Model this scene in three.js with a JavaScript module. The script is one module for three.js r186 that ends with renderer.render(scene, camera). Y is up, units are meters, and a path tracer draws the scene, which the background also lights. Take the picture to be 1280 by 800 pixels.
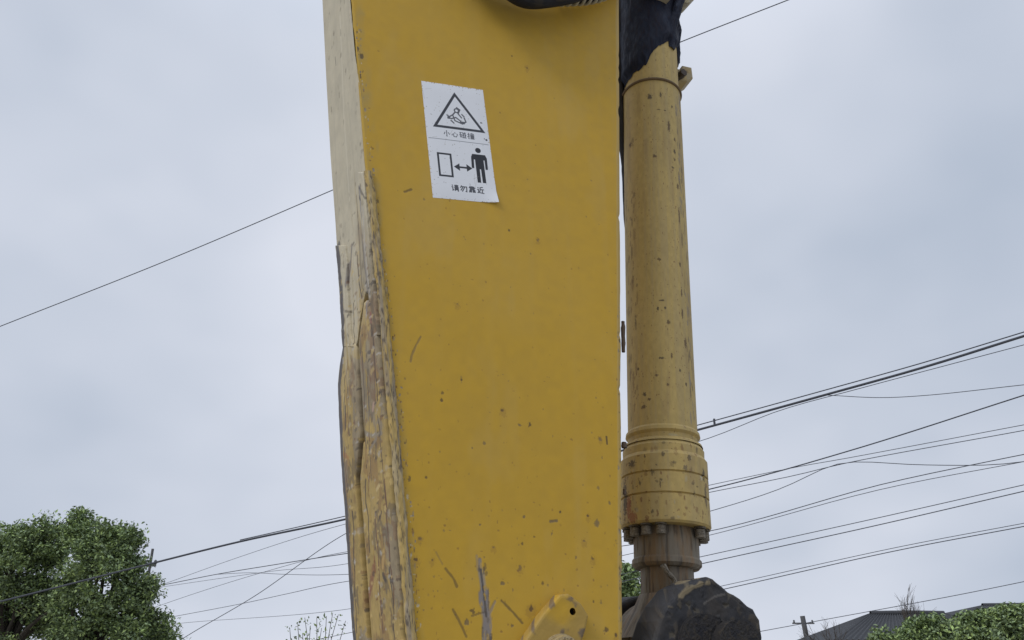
import * as THREE from 'three';
import { mergeGeometries } from 'three/addons/utils/BufferGeometryUtils.js';

// ------------------------------------------------------------------ camera
const F = 1050, PITCH = 23.5, YAW = 26, D = 1.5, H = 1.6;          // focal length in photo pixels, degrees, metres
const rad = (d) => d * Math.PI / 180;
const scene = new THREE.Scene();
const camera = new THREE.PerspectiveCamera(2 * Math.atan(400 / F) * 180 / Math.PI, 1.6, 0.05, 2000);
camera.position.set(0, H, 0);
camera.lookAt(0, H + Math.sin(rad(PITCH)), -Math.cos(rad(PITCH)));
scene.add(camera);

// ------------------------------------------------------------------ noise
function rng(seed) { let s = seed >>> 0; return () => { s = (s + 0x6D2B79F5) >>> 0; let t = s; t = Math.imul(t ^ (t >>> 15), t | 1); t ^= t + Math.imul(t ^ (t >>> 7), t | 61); return ((t ^ (t >>> 14)) >>> 0) / 4294967296; }; }
const hash3 = (x, y, z) => { let h = Math.imul(x, 374761393) ^ Math.imul(y, 668265263) ^ Math.imul(z, 2147483647 ^ 0x1b873593); h = Math.imul(h ^ (h >>> 13), 1274126177); h ^= h >>> 16; h = Math.imul(h, 0x85ebca6b); return ((h ^ (h >>> 13)) >>> 0) / 4294967296; };
const sm = (t) => t * t * (3 - 2 * t), mix = (a, b, t) => a + (b - a) * t, clamp = (x, a = 0, b = 1) => Math.min(b, Math.max(a, x));
const sstep = (a, b, x) => sm(clamp((x - a) / (b - a)));
function n3(x, y, z = 0) {
  const xi = Math.floor(x), yi = Math.floor(y), zi = Math.floor(z), u = sm(x - xi), v = sm(y - yi), w = sm(z - zi);
  const l = (k) => mix(mix(hash3(xi, yi, zi + k), hash3(xi + 1, yi, zi + k), u), mix(hash3(xi, yi + 1, zi + k), hash3(xi + 1, yi + 1, zi + k), u), v);
  return mix(l(0), l(1), w);
}
const fbm = (x, y, z = 0, o = 4) => { let s = 0, a = 0.5, t = 0; for (let i = 0; i < o; i++) { s += a * n3(x, y, z + i * 7.3); t += a; a *= 0.5; x *= 2.03; y *= 2.03; z *= 2.03; } return s / t; };

// ------------------------------------------------------------------ sky (overcast, computed) and the veiled sun
const lin = (c) => { c /= 255; return c <= 0.04045 ? c / 12.92 : Math.pow((c + 0.055) / 1.055, 2.4); };
{
  const W = 1024, Hh = 512, data = new Float32Array(W * Hh * 4);
  const A = [lin(180), lin(191), lin(208)], B = [lin(219), lin(224), lin(236)];       // greyer and paler parts of the cloud sheet
  for (let j = 0; j < Hh; j++) for (let i = 0; i < W; i++) {
    const lat = ((j + 0.5) / Hh - 0.5) * Math.PI, lon = ((i + 0.5) / W - 0.5) * 2 * Math.PI;
    const x = Math.cos(lat) * Math.cos(lon), y = Math.sin(lat), z = Math.cos(lat) * Math.sin(lon);
    const k = 1 / (0.35 + Math.max(0, y));                                            // cloud sheet seen flatter near the horizon
    const c1 = fbm(x * k * 1.3 + 3.1, z * k * 1.3 + 8.4, 1.7, 5), c2 = fbm(x * 3.2 + 9, y * 4.5, z * 3.2, 4);
    let t = clamp(0.50 + (c1 - 0.5) * 1.5 + (c2 - 0.5) * 1.2);
    const az = Math.atan2(x, -z);
    if (z < 0) t = clamp(t + 0.22 * Math.exp(-Math.pow((az + 0.06) / 0.34, 2)) - 0.16 * sstep(0.36, 0.62, az));   // pale break in the cloud
    const up = 1 + 1.25 * sstep(0.62, 1, y);                                          // overcast sky brightens to the zenith
    const q = (j * W + i) * 4, low = y < 0 ? 0.5 : 1;
    for (let c = 0; c < 3; c++) data[q + c] = mix(A[c], B[c], t) * up * low;
    data[q + 3] = 1;
  }
  const sky = new THREE.DataTexture(data, W, Hh, THREE.RGBAFormat, THREE.FloatType);
  sky.mapping = THREE.EquirectangularReflectionMapping; sky.magFilter = sky.minFilter = THREE.LinearFilter; sky.wrapS = THREE.RepeatWrapping; sky.needsUpdate = true;
  scene.background = sky; scene.environment = sky;
}
const sun = new THREE.DirectionalLight(new THREE.Color(1, 0.965, 0.91), 1.5);
sun.position.set(-6, 8, 5.5); sun.target.position.set(0, 2, -2);
sun.castShadow = true; sun.shadow.radius = 40; sun.shadow.mapSize.set(2048, 2048);
Object.assign(sun.shadow.camera, { left: -25, right: 25, top: 25, bottom: -25, near: 0.1, far: 90 });
sun.position.multiplyScalar(3);
scene.add(sun, sun.target);

const renderer = new THREE.WebGLRenderer({ antialias: true });
renderer.toneMapping = THREE.LinearToneMapping;
renderer.toneMappingExposure = 1.0;
renderer.shadowMap.enabled = true;
renderer.shadowMap.type = THREE.PCFSoftShadowMap;

// ------------------------------------------------------------------ helpers
const used = {};
function numbered(n) { if (!(n in used)) { used[n] = 0; return n; } used[n]++; return n + '_' + String(used[n]).padStart(3, '0'); }
function base(name, label, category, pos = [0, 0, 0], turn = 0, group) {
  const o = new THREE.Group(); o.name = numbered(name); scene.add(o); o.position.set(...pos); o.rotation.y = turn;
  o.userData = { label, category }; if (group) o.userData.group = group; return o;
}
function part(name, geo, mat, parent, label) {
  const m = new THREE.Mesh(Array.isArray(geo) ? mergeGeometries(geo.map((g) => g.index ? g.toNonIndexed() : g)) : geo, mat);
  m.name = name; m.castShadow = m.receiveShadow = true; parent.add(m); if (label) m.userData.label = label; return m;
}
const V = (x, y, z) => new THREE.Vector3(x, y, z);
const CAM = V(0, H, 0), fw = V(0, Math.sin(rad(PITCH)), -Math.cos(rad(PITCH))), upv = V(0, Math.cos(rad(PITCH)), Math.sin(rad(PITCH)));
const rayDir = (px, py) => fw.clone().addScaledVector(V(1, 0, 0), (px - 640) / F).addScaledVector(upv, -(py - 400) / F);
function at(px, py, dist) { const d = rayDir(px, py); return CAM.clone().addScaledVector(d, dist / -d.z); }   // point standing dist metres ahead
// the arm's own frame: x across its side plate, y up, z out of the plate
const cy = Math.cos(rad(YAW)), sy = Math.sin(rad(YAW));
const loc = (v) => V(v.x * cy - v.z * sy, v.y, v.x * sy + v.z * cy);
const C0 = loc(CAM.clone().sub(V(0, 0, -D)));
function S(px, py, w = 0) { const d = loc(rayDir(px, py)); const k = (w - C0.z) / d.z; const p = C0.clone().addScaledVector(d, k); p.k = k; return p; }
const lerpTab = (tab) => (y) => {                                    // [y, x] table, straight beyond its ends
  let i = 0; while (i < tab.length - 2 && y > tab[i + 1][0]) i++;
  const [y0, x0] = tab[i], [y1, x1] = tab[i + 1]; return x0 + (x1 - x0) * (y - y0) / (y1 - y0);
};
function grid(nu, nv, fn, flip = false) {                            // fn(a, b) -> [x, y, z, u, v]
  const pos = [], uv = [], idx = [];
  for (let j = 0; j <= nv; j++) for (let i = 0; i <= nu; i++) { const r = fn(i / nu, j / nv, i, j); pos.push(r[0], r[1], r[2]); uv.push(r[3], r[4]); }
  for (let j = 0; j < nv; j++) for (let i = 0; i < nu; i++) {
    const a = j * (nu + 1) + i, b = a + 1, c = a + nu + 1, d = c + 1;
    if (flip) idx.push(a, c, b, b, c, d); else idx.push(a, b, c, b, d, c);
  }
  const g = new THREE.BufferGeometry();
  g.setAttribute('position', new THREE.Float32BufferAttribute(pos, 3)); g.setAttribute('uv', new THREE.Float32BufferAttribute(uv, 2));
  g.setIndex(idx); g.computeVertexNormals(); return g;
}
function lathe(profile, seg, A, dir, uvScale = 1) {                   // profile [[r, t]] about the axis A + t*dir
  const e = dir.clone().normalize(), x = V(1, 0, 0).addScaledVector(e, -e.x).normalize(), z = x.clone().cross(e).normalize();
  let len = 0; const L = profile.map((p, i) => (i ? (len += Math.hypot(p[0] - profile[i - 1][0], p[1] - profile[i - 1][1])) : 0));
  // every ring doubled where the profile turns sharply, so that edges stay crisp
  const rows = [];
  profile.forEach((p, i) => { rows.push([p[0], p[1], L[i]]); if (i > 0 && i < profile.length - 1) rows.push([p[0], p[1], L[i]]); });
  const pos = [], uv = [], idx = [];
  rows.forEach(([r, t]) => { for (let k = 0; k <= seg; k++) { const a = k / seg * 2 * Math.PI; const p = A.clone().addScaledVector(e, t).addScaledVector(x, r * Math.cos(a)).addScaledVector(z, r * Math.sin(a)); pos.push(p.x, p.y, p.z); uv.push(k / seg * uvScale, t); } });
  for (let j = 0; j < rows.length - 1; j += 2) for (let k = 0; k < seg; k++) { const a = j * (seg + 1) + k, b = a + 1, c = a + seg + 1, d = c + 1; idx.push(a, b, c, b, d, c); }
  const g = new THREE.BufferGeometry(); g.setAttribute('position', new THREE.Float32BufferAttribute(pos, 3)); g.setAttribute('uv', new THREE.Float32BufferAttribute(uv, 2)); g.setIndex(idx); g.computeVertexNormals(); return g;
}
function tube(pts, r, seg = 8, n = 40, lump = 0, seed = 0) {
  const curve = new THREE.CatmullRomCurve3(pts, false, 'centripetal'); const g = new THREE.TubeGeometry(curve, n, r, seg, false);
  if (lump) { const p = g.attributes.position, nn = g.attributes.normal; for (let i = 0; i < p.count; i++) { const k = (fbm(p.getX(i) * 90 + seed, p.getY(i) * 90, p.getZ(i) * 90, 3) - 0.5) * 2 * lump; p.setXYZ(i, p.getX(i) + nn.getX(i) * k, p.getY(i) + nn.getY(i) * k, p.getZ(i) + nn.getZ(i) * k); } g.computeVertexNormals(); }
  return g;
}

// ------------------------------------------------------------------ paint maps: colour, roughness and relief of one surface, sized in metres
class Paint {
  constructor(w, h, u0, v0, u1, v1) { Object.assign(this, { w, h, u0, v0, u1, v1 }); this.c = new Float32Array(w * h * 3); this.r = new Float32Array(w * h); this.b = new Float32Array(w * h); this.sx = w / (u1 - u0); this.sy = h / (v1 - v0); }
  uv(u, v) { return [(u - this.u0) / (this.u1 - this.u0), (v - this.v0) / (this.v1 - this.v0)]; }
  fill(fn) { for (let j = 0; j < this.h; j++) for (let i = 0; i < this.w; i++) { const o = fn(this.u0 + (i + 0.5) / this.sx, this.v0 + (j + 0.5) / this.sy), q = j * this.w + i; this.c.set(o.c, q * 3); this.r[q] = o.r; this.b[q] = o.b; } }
  put(i, j, a, col, ro, bu) { const q = j * this.w + i; for (let c = 0; c < 3; c++) this.c[q * 3 + c] = mix(this.c[q * 3 + c], col[c], a); this.r[q] = mix(this.r[q], ro, a); this.b[q] = mix(this.b[q], bu, a); }
  blob(u, v, ru, rv, col, a = 1, ro = 0.85, bu = 0.2, rag = 0.95) {
    const i0 = Math.floor((u - ru * 1.8 - this.u0) * this.sx), i1 = Math.ceil((u + ru * 1.8 - this.u0) * this.sx), j0 = Math.floor((v - rv * 1.8 - this.v0) * this.sy), j1 = Math.ceil((v + rv * 1.8 - this.v0) * this.sy);
    for (let j = Math.max(0, j0); j <= Math.min(this.h - 1, j1); j++) for (let i = Math.max(0, i0); i <= Math.min(this.w - 1, i1); i++) {
      const du = (this.u0 + (i + 0.5) / this.sx - u) / ru, dv = (this.v0 + (j + 0.5) / this.sy - v) / rv;
      const d = Math.hypot(du, dv) + (fbm(i * 0.42, j * 0.42, u * 31 + v * 17, 3) - 0.5) * 2 * rag;
      const k = sstep(1.12, 0.8, d) * a; if (k > 0) this.put(i, j, k, col, ro, bu);
    }
  }
  stroke(pts, wd, col, a = 1, ro = 0.85, bu = 0.2, rag = 0.5) {
    const R = wd * 2.2; let u0 = 1e9, u1 = -1e9, v0 = 1e9, v1 = -1e9; for (const [u, v] of pts) { u0 = Math.min(u0, u); u1 = Math.max(u1, u); v0 = Math.min(v0, v); v1 = Math.max(v1, v); }
    const i0 = Math.max(0, Math.floor((u0 - R - this.u0) * this.sx)), i1 = Math.min(this.w - 1, Math.ceil((u1 + R - this.u0) * this.sx)), j0 = Math.max(0, Math.floor((v0 - R - this.v0) * this.sy)), j1 = Math.min(this.h - 1, Math.ceil((v1 + R - this.v0) * this.sy));
    for (let j = j0; j <= j1; j++) for (let i = i0; i <= i1; i++) {
      const u = this.u0 + (i + 0.5) / this.sx, v = this.v0 + (j + 0.5) / this.sy; let d = 1e9;
      for (let s = 0; s < pts.length - 1; s++) { const [a0, b0] = pts[s], [a1, b1] = pts[s + 1], dx = a1 - a0, dy = b1 - b0, t = clamp(((u - a0) * dx + (v - b0) * dy) / (dx * dx + dy * dy)); d = Math.min(d, Math.hypot(u - a0 - dx * t, v - b0 - dy * t)); }
      const k = sstep(1.15, 0.65, d / wd * 2 + (fbm(i * 0.18, j * 0.07, wd * 999, 3) - 0.5) * 2 * rag) * a; if (k > 0) this.put(i, j, k, col, ro, bu);
    }
  }
  material(opt = {}, relief = 0.002) {
    const mk = (get, srgb) => { const d = new Uint8Array(this.w * this.h * 4); for (let q = 0; q < this.w * this.h; q++) { const o = get(q); d[q * 4] = o[0]; d[q * 4 + 1] = o[1]; d[q * 4 + 2] = o[2]; d[q * 4 + 3] = 255; } const t = new THREE.DataTexture(d, this.w, this.h); t.magFilter = THREE.LinearFilter; t.minFilter = THREE.LinearFilter; if (srgb) t.colorSpace = THREE.SRGBColorSpace; t.needsUpdate = true; return t; };
    const enc = (x) => Math.round(255 * clamp(x <= 0.0031308 ? x * 12.92 : 1.055 * Math.pow(x, 1 / 2.4) - 0.055));
    const map = mk((q) => [enc(this.c[q * 3]), enc(this.c[q * 3 + 1]), enc(this.c[q * 3 + 2])], true);
    const roughnessMap = mk((q) => { const v = Math.round(255 * clamp(this.r[q])); return [v, v, v]; }), bumpMap = mk((q) => { const v = Math.round(255 * clamp(this.b[q])); return [v, v, v]; });
    return new THREE.MeshStandardMaterial({ map, roughnessMap, roughness: 1, bumpMap, bumpScale: relief, ...opt });
  }
}
const YEL = [0.53, 0.318, 0.022], BAREM = [0.20, 0.185, 0.19], RUST = [0.16, 0.075, 0.035], DIRT = [0.13, 0.10, 0.065], DARK = [0.045, 0.035, 0.03], CREAM = [0.48, 0.43, 0.32];
const R0 = rng(77);

// ------------------------------------------------------------------ ground
{
  const g = new THREE.PlaneGeometry(900, 900, 1, 1).rotateX(-Math.PI / 2);
  const W = 256, P = new Paint(W, W, 0, 0, 4, 4);
  P.fill((u, v) => { const a = Math.sin(u / 4 * 2 * Math.PI), b = Math.cos(u / 4 * 2 * Math.PI), c = Math.sin(v / 4 * 2 * Math.PI), d = Math.cos(v / 4 * 2 * Math.PI); const n = fbm(a * 3 + c * 5, b * 3 + d * 5, a * d * 3, 5); return { c: [0.24 + n * 0.1, 0.22 + n * 0.1, 0.19 + n * 0.08], r: 0.95, b: n }; });
  const m = P.material({}, 0.01); for (const t of [m.map, m.roughnessMap, m.bumpMap]) { t.wrapS = t.wrapT = THREE.RepeatWrapping; t.repeat.set(225, 225); }
  const o = part('ground', g, m, scene); o.userData = { kind: 'structure', label: 'bare gravel yard ground below the machine', category: 'ground' };
}

// ------------------------------------------------------------------ excavator arm
const arm = base('excavator_arm', 'worn yellow excavator arm with warning sticker and bucket cylinder, upright in the foreground', 'excavator arm', [0, 0, -D], rad(YAW));
const cornerX = lerpTab([[0, 438], [100, 447], [200, 455.5], [300, 465], [450, 478], [580, 490], [710, 500.5], [800, 508]]);   // groove where underside meets side
const rightX = lerpTab([[-100, 775.5], [0, 776], [400, 778.5], [800, 781.5]]);
const YT = -210, YB = 1150;                                          // photo rows where the arm is cut off above and goes on below the frame
const farX = lerpTab([[0, 403], [100, 408], [200, 413.5], [280, 419.5], [306, 421], [330, 424], [440, 430.5], [600, 435], [800, 443]]);

const Bc = S(508, 800), Ac = S(438, 0), e = V(Ac.x - Bc.x, Ac.y - Bc.y, 0).normalize(), nn = V(-e.y, e.x, 0);
// side plate -------------------------------------------------------
const sideP = new Paint(1024, 2048, -0.62, 0.75, 0.5, 3.75);
{
  const q = (x, y) => { const p = S(x, y); return [p.x, p.y]; };
  const l0 = S(cornerX(0), 0), l1 = S(cornerX(800), 800), e0 = S(rightX(0), 0), e1 = S(rightX(800), 800), edgeU = (v) => e0.x + (e1.x - e0.x) * (v - e0.y) / (e1.y - e0.y);
  sideP.fill((u, v) => {
    const n = fbm(u * 3, v * 3, 2, 4), f = fbm(u * 60, v * 60, 5, 3), st = fbm(u * 45, v * 1.6, 9, 3), g = hash3(Math.floor(u * 900), Math.floor(v * 680), 3);
    let dustOrPale = 0.10 * sstep(0.46, 0.75, n) + 0.07 * sstep(0.52, 0.8, st) + 0.10 * sstep(0.6, 0.72, fbm(u * 14, v * 5, 71, 4)) + 0.04 * g;
    const k = 0.93 + 0.12 * (f - 0.5) + 0.10 * (n - 0.5);
    const eL = l0.x + (l1.x - l0.x) * (v - l0.y) / (l1.y - l0.y), dull = sstep(0.034, 0.022, u - eL + 0.012 * (fbm(v * 30, u * 40, 17, 4) - 0.5));       // duller brushed paint over the corner weld
    dustOrPale = Math.max(dustOrPale, 0.55 * sstep(edgeU(v) - 0.0165, edgeU(v) - 0.0135, u + 0.004 * (fbm(v * 25, u * 20, 7, 3) - 0.5)));       // paler strip: the edge highlight painted into the colour
    const pc = [mix(YEL[0] * k, 0.46, dustOrPale), mix(YEL[1] * k, 0.335, dustOrPale), mix(YEL[2] * k, 0.13, dustOrPale)], dl = [0.37, 0.26, 0.075]; const dk = dull * clamp(0.28 + 1.1 * (f - 0.5) + 1.0 * (n3(u * 90, v * 30, 5) - 0.5));
    return { c: pc.map((q, i) => mix(q, dl[i], dk)), r: 0.56 + 0.2 * n + 0.1 * f, b: 0.55 + 0.16 * (f - 0.5) + 0.5 * (n - 0.5) };
  });
  const px = 0.0018;
  const spots = [[572, 380, 2.4], [672, 300, 2.2], [636, 288, 1.6], [640, 70, 2], [659, 85, 2.4], [577, 475, 1.6], [553, 491, 2.2], [552, 500, 2], [628, 513, 2.6], [649, 531, 2.8], [662, 531, 3], [605, 554, 3], [533, 597, 2], [746, 654, 4], [655, 646, 2], [668, 671, 2.6], [653, 680, 2], [600, 656, 2], [690, 667, 2], [617, 684, 2], [730, 676, 2.4], [741, 698, 2.4], [720, 697, 2.2], [628, 729, 2.6], [679, 729, 2.6], [650, 710, 2.4], [525, 673, 2.2], [520, 700, 2.6], [750, 549, 2.2], [748, 610, 2], [762, 629, 2.4], [700, 640, 1.5], [591, 764, 3], [584, 778, 3], [664, 762, 3.5], [640, 782, 2], [758, 787, 3], [770, 795, 2], [742, 752, 2], [590, 560, 1.5], [735, 645, 2], [540, 700, 2]];
  for (const [x, y, r] of spots) { const [u, v] = q(x, y); sideP.blob(u, v, r * px * (0.5 + 0.4 * R0()), r * px * (0.5 + 0.45 * R0()), R0() < 0.5 ? DARK : DIRT, 0.55 + 0.3 * R0(), 0.85, 0.25); if (R0() < 0.35) sideP.blob(u, v - px * 2, r * px * 1.5, r * px * 2, RUST, 0.22, 0.8, 0.5); }
  for (let i = 0; i < 300; i++) { const y = 40 + 760 * Math.pow(R0(), 0.55), x = mix(cornerX(y) + 20, rightX(y) - 6, R0()); const [u, v] = q(x, y); sideP.blob(u, v, px * (0.4 + R0() * 0.9), px * (0.4 + R0() * 0.9), R0() < 0.5 ? DIRT : RUST, 0.25 + 0.3 * R0(), 0.85, 0.35); }
  const st = (pts, w, col, a, ro) => sideP.stroke(pts.map(([x, y]) => q(x, y)), w * px, col, a, ro);
  st([[506, 240], [514, 237]], 3, DARK, 0.6); st([[526, 421], [520, 432], [515, 444], [513, 452]], 2.4, DIRT, 0.55); st([[557, 711], [566, 722], [571, 733]], 3, DARK, 0.55);
  st([[688, 652], [696, 651]], 3, DIRT, 0.8); st([[758, 546], [759, 555]], 2.6, DARK, 0.8); st([[627, 751], [640, 764], [653, 779]], 2.6, DARK, 0.6); st([[566, 762], [574, 776], [583, 796]], 2.6, DARK, 0.55);
  st([[600, 700], [602, 722], [605, 750]], 4, BAREM, 0.8, 0.55); st([[602, 716], [604, 732], [606, 760]], 7, [0.24, 0.22, 0.20], 0.6, 0.55); st([[605, 742], [607, 762], [611, 820]], 11, BAREM, 0.9, 0.55); st([[601, 712], [605, 745], [608, 770]], 2.4, DARK, 0.7); st([[611, 768], [619, 752]], 3, BAREM, 0.6);
  st([[596, 695], [598, 712]], 3, BAREM, 0.4); st([[590, 770], [606, 765]], 2, DARK, 0.5); st([[545, 690], [553, 705]], 2, DIRT, 0.4);
  for (let y = 330; y < 900; y += 5) st([[cornerX(y) + 1.6, y], [cornerX(y + 6) + 1.6, y + 6]], 4 + 2 * R0(), [0.27, 0.21, 0.115], 0.7 * R0() + 0.25);
  for (let i = 0; i < 36; i++) { const y = 705 + 110 * R0(), x = 602 + (y - 705) * 0.085 + (R0() - 0.5) * 12, t = R0(); const [u, v] = q(x, y); sideP.blob(u, v, px * (0.5 + 1.2 * R0()), px * (1 + 4 * R0()), t < 0.5 ? YEL : t < 0.7 ? DARK : DIRT, 0.5, 0.6, 0.3); }
  // worn band beside the weld at the left edge, chips along the right edge
  for (let i = 0; i < 640; i++) { const y = 30 + R0() * 880, off = 4 + 16 * Math.pow(R0(), 1.5) * (0.5 + 0.6 * sstep(250, 480, y)); if (y < 250 && R0() < 0.62) continue; const [u, v] = q(cornerX(y) + off, y); const t = R0(); sideP.blob(u, v, px * (0.4 + 1.1 * R0() * R0()), px * (0.5 + 3 * R0() * R0()), t < 0.4 ? BAREM : t < 0.65 ? RUST : t < 0.85 ? CREAM : DARK, 0.45 + 0.4 * R0(), 0.7, 0.2); }
  for (let i = 0; i < 130; i++) { const y = 380 + R0() * 450; const [u, v] = q(rightX(y) - 1 - 6 * Math.pow(R0(), 2), y); sideP.blob(u, v, px * (0.5 + 0.7 * R0()), px * (0.6 + 2 * R0()), R0() < 0.5 ? BAREM : DARK, 0.6, 0.7, 0.2); }
  for (const [x, y] of [[446, 61], [449, 96], [452, 70]]) { const [u, v] = q(x, y); sideP.blob(u, v, px * 2.5, px * 4, DARK, 0.75, 0.8, 0.2); }
}
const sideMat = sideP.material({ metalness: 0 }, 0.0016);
{
  const N = 260, rR = 0.014, rL = 0.004, BED = 0.05, cols = [['W', 1], ['W', 0]];
  for (let i = 0; i <= 4; i++) { const a = i / 4 * Math.PI / 2; cols.push(['L', rL * (1 - Math.sin(a)), -rL * (1 - 0) + rL * Math.sin(a)]); }
  for (let i = 1; i <= 15; i++) cols.push(['M', i / 16]);
  for (let i = 0; i <= 6; i++) { const a = i / 6 * Math.PI / 2; cols.push(['R', rR * (1 - Math.sin(a)), -rR * (1 - Math.cos(a))]); }
  const g = grid(cols.length - 1, N, (a, b, i, j) => {
    const y = mix(YB, YT, j / N), L = S(cornerX(y) + 1.5, y), R = S(rightX(y), y), c = cols[i]; R.x += 0.004 * (fbm(R.y * 24, 2, 8, 3) - 0.5) * sstep(100, 500, y) - 0.003 * sstep(0.74, 0.84, fbm(R.y * 70 + 3 * n3(R.y * 9, 4), 9, 4, 3)); let x, z = 0, v;
    if (c[0] === 'W') { x = L.x - nn.x * BED * c[1]; v = L.y - nn.y * BED * c[1]; z = -0.008; }
    else if (c[0] === 'L') { const k = i - 2; x = L.x + (k / 4) * rL; z = -rL + rL * Math.sin(k / 4 * Math.PI / 2); v = L.y; }
    else if (c[0] === 'M') { x = mix(L.x + rL, R.x - rR, c[1]); v = mix(L.y, R.y, c[1]); }
    else { const t = (i - (cols.length - 7)) / 6 * Math.PI / 2; x = R.x - rR + rR * Math.sin(t); z = -rR + rR * Math.cos(t); v = R.y; }
    const w = sideP.uv(x, v); return [x, v, z, w[0], w[1]];
  });
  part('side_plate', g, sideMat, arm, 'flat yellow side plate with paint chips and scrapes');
}
// underside --------------------------------------------------------
function U(px, py) { const d = loc(rayDir(px, py)); const k = V(Bc.x, Bc.y, 0).sub(C0).dot(nn) / d.dot(nn); const p = C0.clone().addScaledVector(d, k); return { s: p.clone().sub(Bc).dot(e), w: p.z }; }
const up3 = (s, w, h) => V(Bc.x + e.x * s + nn.x * h, Bc.y + e.y * s + nn.y * h, w);
const undP = new Paint(512, 2048, -0.46, -1.0, 0.04, 2.4);
{
  const sWear = U(450, 345).s;
  undP.fill((w, s) => {
    const n = fbm(w * 7, s * 3, 4, 4), st = fbm(w * 90, s * 7, 11, 4), f = fbm(w * 160, s * 110, 6, 3), st2 = fbm(w * 18, s * 7, 21, 5), mo = fbm(w * 26, s * 30, 51, 5);
    const wear = sstep(sWear + 0.16, sWear - 0.2, s + (n - 0.5) * 0.5 + (st - 0.5) * 0.35);       // scraped lower stretch: paint turned brown, metal showing
    let c = [0, 1, 2].map((k) => CREAM[k] * (0.96 + 0.14 * (st - 0.5) + 0.16 * (f - 0.5) + 0.22 * (mo - 0.5)));
    const ochre = [0.39, 0.275, 0.095], grey = [0.26, 0.21, 0.14];
    const lo = 0.9 * sstep(0.545, 0.595, st2 + 0.25 * (f - 0.5)), k1 = 0.94 + 0.4 * (f - 0.5) + 0.45 * (mo - 0.5) + 0.12 * (st - 0.5);
    c = c.map((x, k) => mix(x, mix(ochre[k], grey[k], lo) * k1, wear));
    const ru = wear * sstep(0.60, 0.66, fbm(w * 30, s * 24, 33, 5)); c = c.map((x, k) => mix(x, [0.19, 0.095, 0.045][k], ru * 0.45));
    const dk = wear * sstep(0.62, 0.68, fbm(w * 60, s * 34, 43, 5)); c = c.map((x, k) => mix(x, DIRT[k], dk * 0.65));
    return { c, r: 0.62 + 0.25 * f, b: 0.5 + 0.12 * (st - 0.5) + 0.3 * (mo - 0.5) * wear - 0.2 * lo * wear + 0.2 * (f - 0.5) };
  });
  const q = (x, y) => { const p = U(x, y); return [p.w, p.s]; };
  const st = (pts, w, col, a) => undP.stroke(pts.map(([x, y]) => q(x, y)), w * 0.0035, col, a, 0.6, 0.42, 0.7);
  st([[451, 235], [454, 300], [459, 360], [462, 392]], 3, BAREM, 0.75); st([[446, 245], [449, 300], [452, 350], [456, 395]], 1.6, DIRT, 0.6); st([[455, 260], [458, 310], [464, 370]], 2, [0.40, 0.37, 0.33], 0.7);
  st([[440, 306], [438, 330], [436, 350]], 2.4, [0.15, 0.13, 0.12], 0.8); st([[437, 330], [435, 354]], 5, [0.17, 0.15, 0.14], 0.75); st([[449, 226], [450, 244], [452, 250]], 1.6, DARK, 0.7); st([[450, 234], [458, 248]], 2, DARK, 0.6);
  st([[419, 72], [420, 82]], 1.2, DARK, 0.6); st([[433, 389], [440, 390]], 1.6, DIRT, 0.7); st([[417, 130], [421, 230], [425, 300]], 1.6, [0.36, 0.33, 0.25], 0.4); st([[425, 20], [430, 150], [437, 250]], 2, [0.6, 0.55, 0.43], 0.4);
  st([[434, 508], [434, 536]], 2.4, DARK, 0.8); st([[468, 690], [464, 720], [460, 745]], 4, [0.22, 0.075, 0.04], 0.6); st([[470, 430], [471, 470], [472, 500]], 2, RUST, 0.6); st([[468, 440], [463, 441]], 2, DARK, 0.6); st([[470, 505], [469, 512]], 3, [0.45, 0.28, 0.22], 0.7); st([[456, 540], [470, 545], [480, 541]], 2.4, [0.2, 0.185, 0.165], 0.6); st([[474, 548], [466, 562]], 2.4, [0.22, 0.2, 0.175], 0.6);
  st([[466, 392], [467, 404]], 2, [0.25, 0.06, 0.05], 0.6); st([[480, 640], [477, 650]], 2, DARK, 0.7); st([[482, 718], [486, 726]], 2.6, DARK, 0.8); st([[483, 690], [482, 708]], 3, [0.50, 0.32, 0.11], 0.6); st([[478, 606], [474, 612]], 2.4, [0.55, 0.42, 0.2], 0.7); st([[432, 568], [438, 572]], 3, [0.36, 0.16, 0.04], 0.6);
  for (const [x0, y0, x1, y1] of [[455, 440, 460, 560], [462, 470, 467, 600], [460, 590, 470, 745], [476, 520, 486, 640], [483, 600, 496, 760], [472, 640, 481, 790], [436, 450, 437, 545], [433, 560, 440, 690], [443, 640, 448, 790], [455, 600, 460, 690], [468, 405, 474, 500], [441, 380, 444, 430], [490, 700, 497, 800], [447, 320, 452, 372], [434, 470, 431, 520]]) { const pts = []; for (let i = 0; i <= 6; i++) pts.push([mix(x0, x1, i / 6) + (R0() - 0.5) * 2.2, mix(y0, y1, i / 6)]); st(pts, 0.9 + 0.9 * R0(), R0() < 0.6 ? [0.06, 0.042, 0.03] : [0.13, 0.06, 0.03], 0.85); }
  // darker band stroked along the outer edge
  const edge = lerpTab([[308, 422], [360, 427], [425, 430], [440, 428.5], [480, 424], [520, 425.5], [580, 428.5], [640, 433], [730, 438.5], [800, 443.5], [900, 449]]);
  for (let y = 308; y < 900; y += 6) st([[edge(y) + 1.6, y], [edge(y + 7) + 1.6, y + 7]], 5 + 2.5 * R0(), [0.075, 0.066, 0.064], 0.8);
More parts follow.
